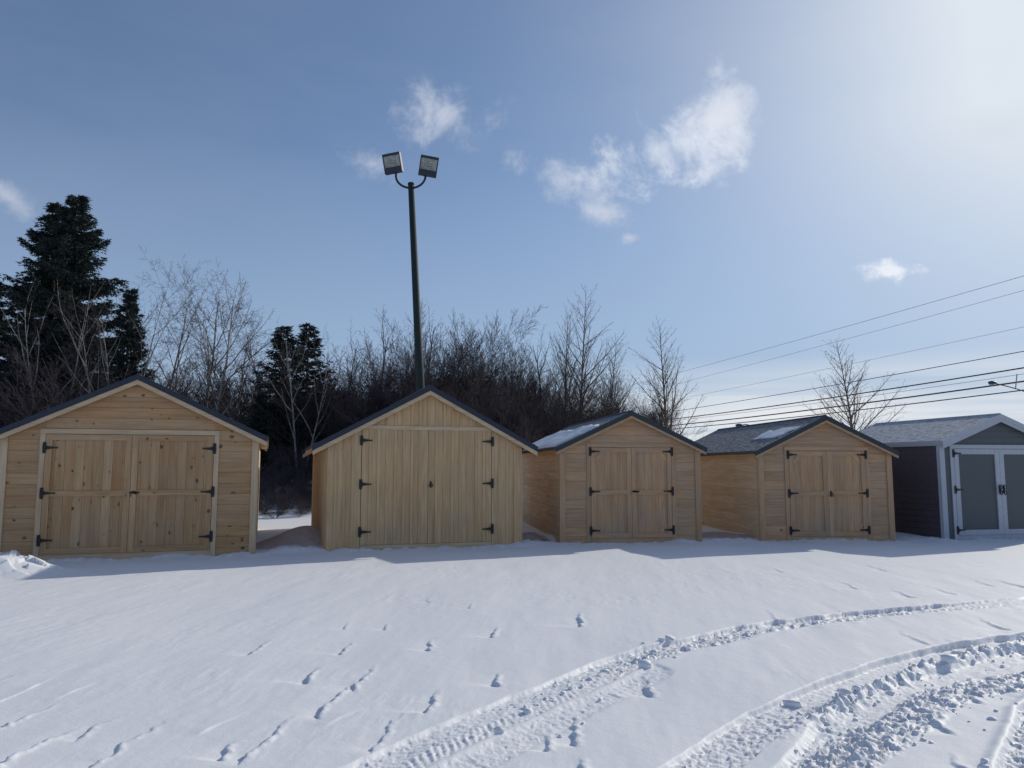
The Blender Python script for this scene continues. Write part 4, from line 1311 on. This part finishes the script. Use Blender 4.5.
w = bpy.data.worlds.new('World'); sc.world = w; w.use_nodes = True
class WT(NT):
    def __init__(self, nt): self.nt = nt
t = WT(w.node_tree)
bg = t.nt.nodes['Background']
sky = t.n('ShaderNodeTexSky', sky_type='NISHITA')
sky.sun_disc = False; sky.sun_elevation = SUN_EL; sky.sun_rotation = SUN_AZ
sky.air_density = 1.0; sky.dust_density = 0.35; sky.ozone_density = 4.0; sky.altitude = 50
dirn = t.n('ShaderNodeTexCoord').outputs['Generated']
def vdot(v):
    x = t.n('ShaderNodeVectorMath', operation='DOT_PRODUCT'); t.l(dirn, x.inputs[0]); x.inputs[1].default_value = v
    return x.outputs['Value']
col = sky.outputs[0]
# thin high veil: brighter round the sun and towards the horizon
sd_ = t.math('MAXIMUM', vdot(tuple(SUN)), 0.0)
veil = t.math('ADD', t.math('MULTIPLY', t.math('POWER', sd_, 10.0), 1.35), t.math('MULTIPLY', t.math('POWER', sd_, 40.0), 0.5), clamp=True)
wisp = t.noise(t.mapping(dirn, (1.2, 1.2, 3.5)), 2.2, 5, 0.6)
veil = t.math('MULTIPLY', veil, t.ramp(wisp, [(0.25, (0.75,) * 3), (0.7, (1.1,) * 3)]))
col = t.mix(veil, col, (8.6, 9.2, 9.6))
hz_ = vdot((0, 0, 1))
thin = t.math('MULTIPLY', t.ramp(wisp, [(0.35, (.35,) * 3), (0.75, (1,) * 3)]), 0.26)
col = t.mix(thin, col, (3.3, 3.7, 5.4))
hzf = t.ramp(hz_, [(0.0, (.8,) * 3), (0.12, (.65,) * 3), (0.38, (.06,) * 3), (0.8, (0,) * 3)])
col = t.mix(hzf, col, (3.3, 4.4, 6.3))
# low stratus bands near the horizon towards the right
bn = t.noise(t.mapping(dirn, (1.0, 1.0, 16.0)), 2.0, 4, 0.55)
lowm = t.ramp(hz_, [(0.0, (1,) * 3), (0.06, (1,) * 3), (0.10, (0.5,) * 3), (0.135, (0,) * 3)])
azm = t.ramp(vdot((math.sin(R(35)), math.cos(R(35)), 0)), [(0.80, (0.1,) * 3), (0.97, (1,) * 3)])
bm_ = t.math('MULTIPLY', t.math('MULTIPLY', t.math('MULTIPLY', t.ramp(bn, [(0.30, (.1,) * 3), (0.55, (1,) * 3)]), lowm), azm), 0.95)
col = t.mix(bm_, col, (8.6, 8.7, 8.8))
# clouds by direction
def cloud(px, py, wx, wy, rot, dens, bright, nscale, seed):
    global col
    d0 = Vector(ray(px, py)).normalized()
    up = Vector((0, 0, 1)); rt = d0.cross(up).normalized(); uu = rt.cross(d0).normalized()
    c, s = math.cos(R(rot)), math.sin(R(rot))
    a = rt * c + uu * s; b = -rt * s + uu * c
    x = t.math('DIVIDE', vdot(tuple(a)), wx / F); y = t.math('DIVIDE', vdot(tuple(b)), wy / F)
    e = t.math('SQRT', t.math('ADD', t.math('MULTIPLY', x, x), t.math('MULTIPLY', y, y)))
    front_ = t.math('GREATER_THAN', vdot(tuple(d0)), 0.3)
    n = t.noise(t.mapping(dirn, (nscale,) * 3, (seed, seed * .7, 0)), 1.0, 9, 0.66, dist=0.3)
    n2 = t.math('SUBTRACT', t.math('MULTIPLY', n, 3.8), 2.0)
    v = t.math('ADD', t.math('SUBTRACT', 1.1, e), n2)
    v = t.math('MULTIPLY', t.math('MULTIPLY', v, dens, clamp=True), front_)
    v = t.math('MULTIPLY', t.math('MULTIPLY', v, v), t.math('SUBTRACT', 3.0, t.math('MULTIPLY', v, 2.0)))
    col = t.mix(t.math('MULTIPLY', v, .78), col, bright)
W_ = (8.2, 8.6, 9.4)
cloud(440, 112, 50, 30, -8, .75, (6.0, 6.5, 7.6), 14, 1.0)
cloud(362, 162, 34, 18, -15, .7, (5.2, 5.7, 7.0), 16, 3.0)
cloud(660, 146, 84, 38, 14, 1.05, W_, 12, 5.0)
cloud(722, 112, 56, 34, -5, .8, (7.6, 8.0, 8.8), 14, 7.0)
cloud(575, 188, 60, 28, -28, .75, (6.2, 6.7, 7.8), 15, 9.0)
cloud(604, 212, 36, 13, -12, .8, (6.0, 6.5, 7.6), 18, 11.0)
cloud(889, 273, 26, 12, -8, 1.2, (9.2, 9.5, 9.8), 16, 13.0)
cloud(8, 196, 36, 12, -22, .7, (5.4, 5.8, 7.0), 14, 15.0)
cloud(630, 238, 12, 6, 0, .7, (5.8, 6.3, 7.4), 20, 17.0)
t.l(col, bg.inputs['Color'])
bg.inputs['Strength'].default_value = 0.10

sc.view_settings.view_transform = 'Standard'
sc.view_settings.look = 'None'
sc.view_settings.gamma = 1.0
sc.view_settings.use_curve_mapping = False
sc.view_settings.exposure = 0.0
sc.cycles.max_bounces = 8
print('done')
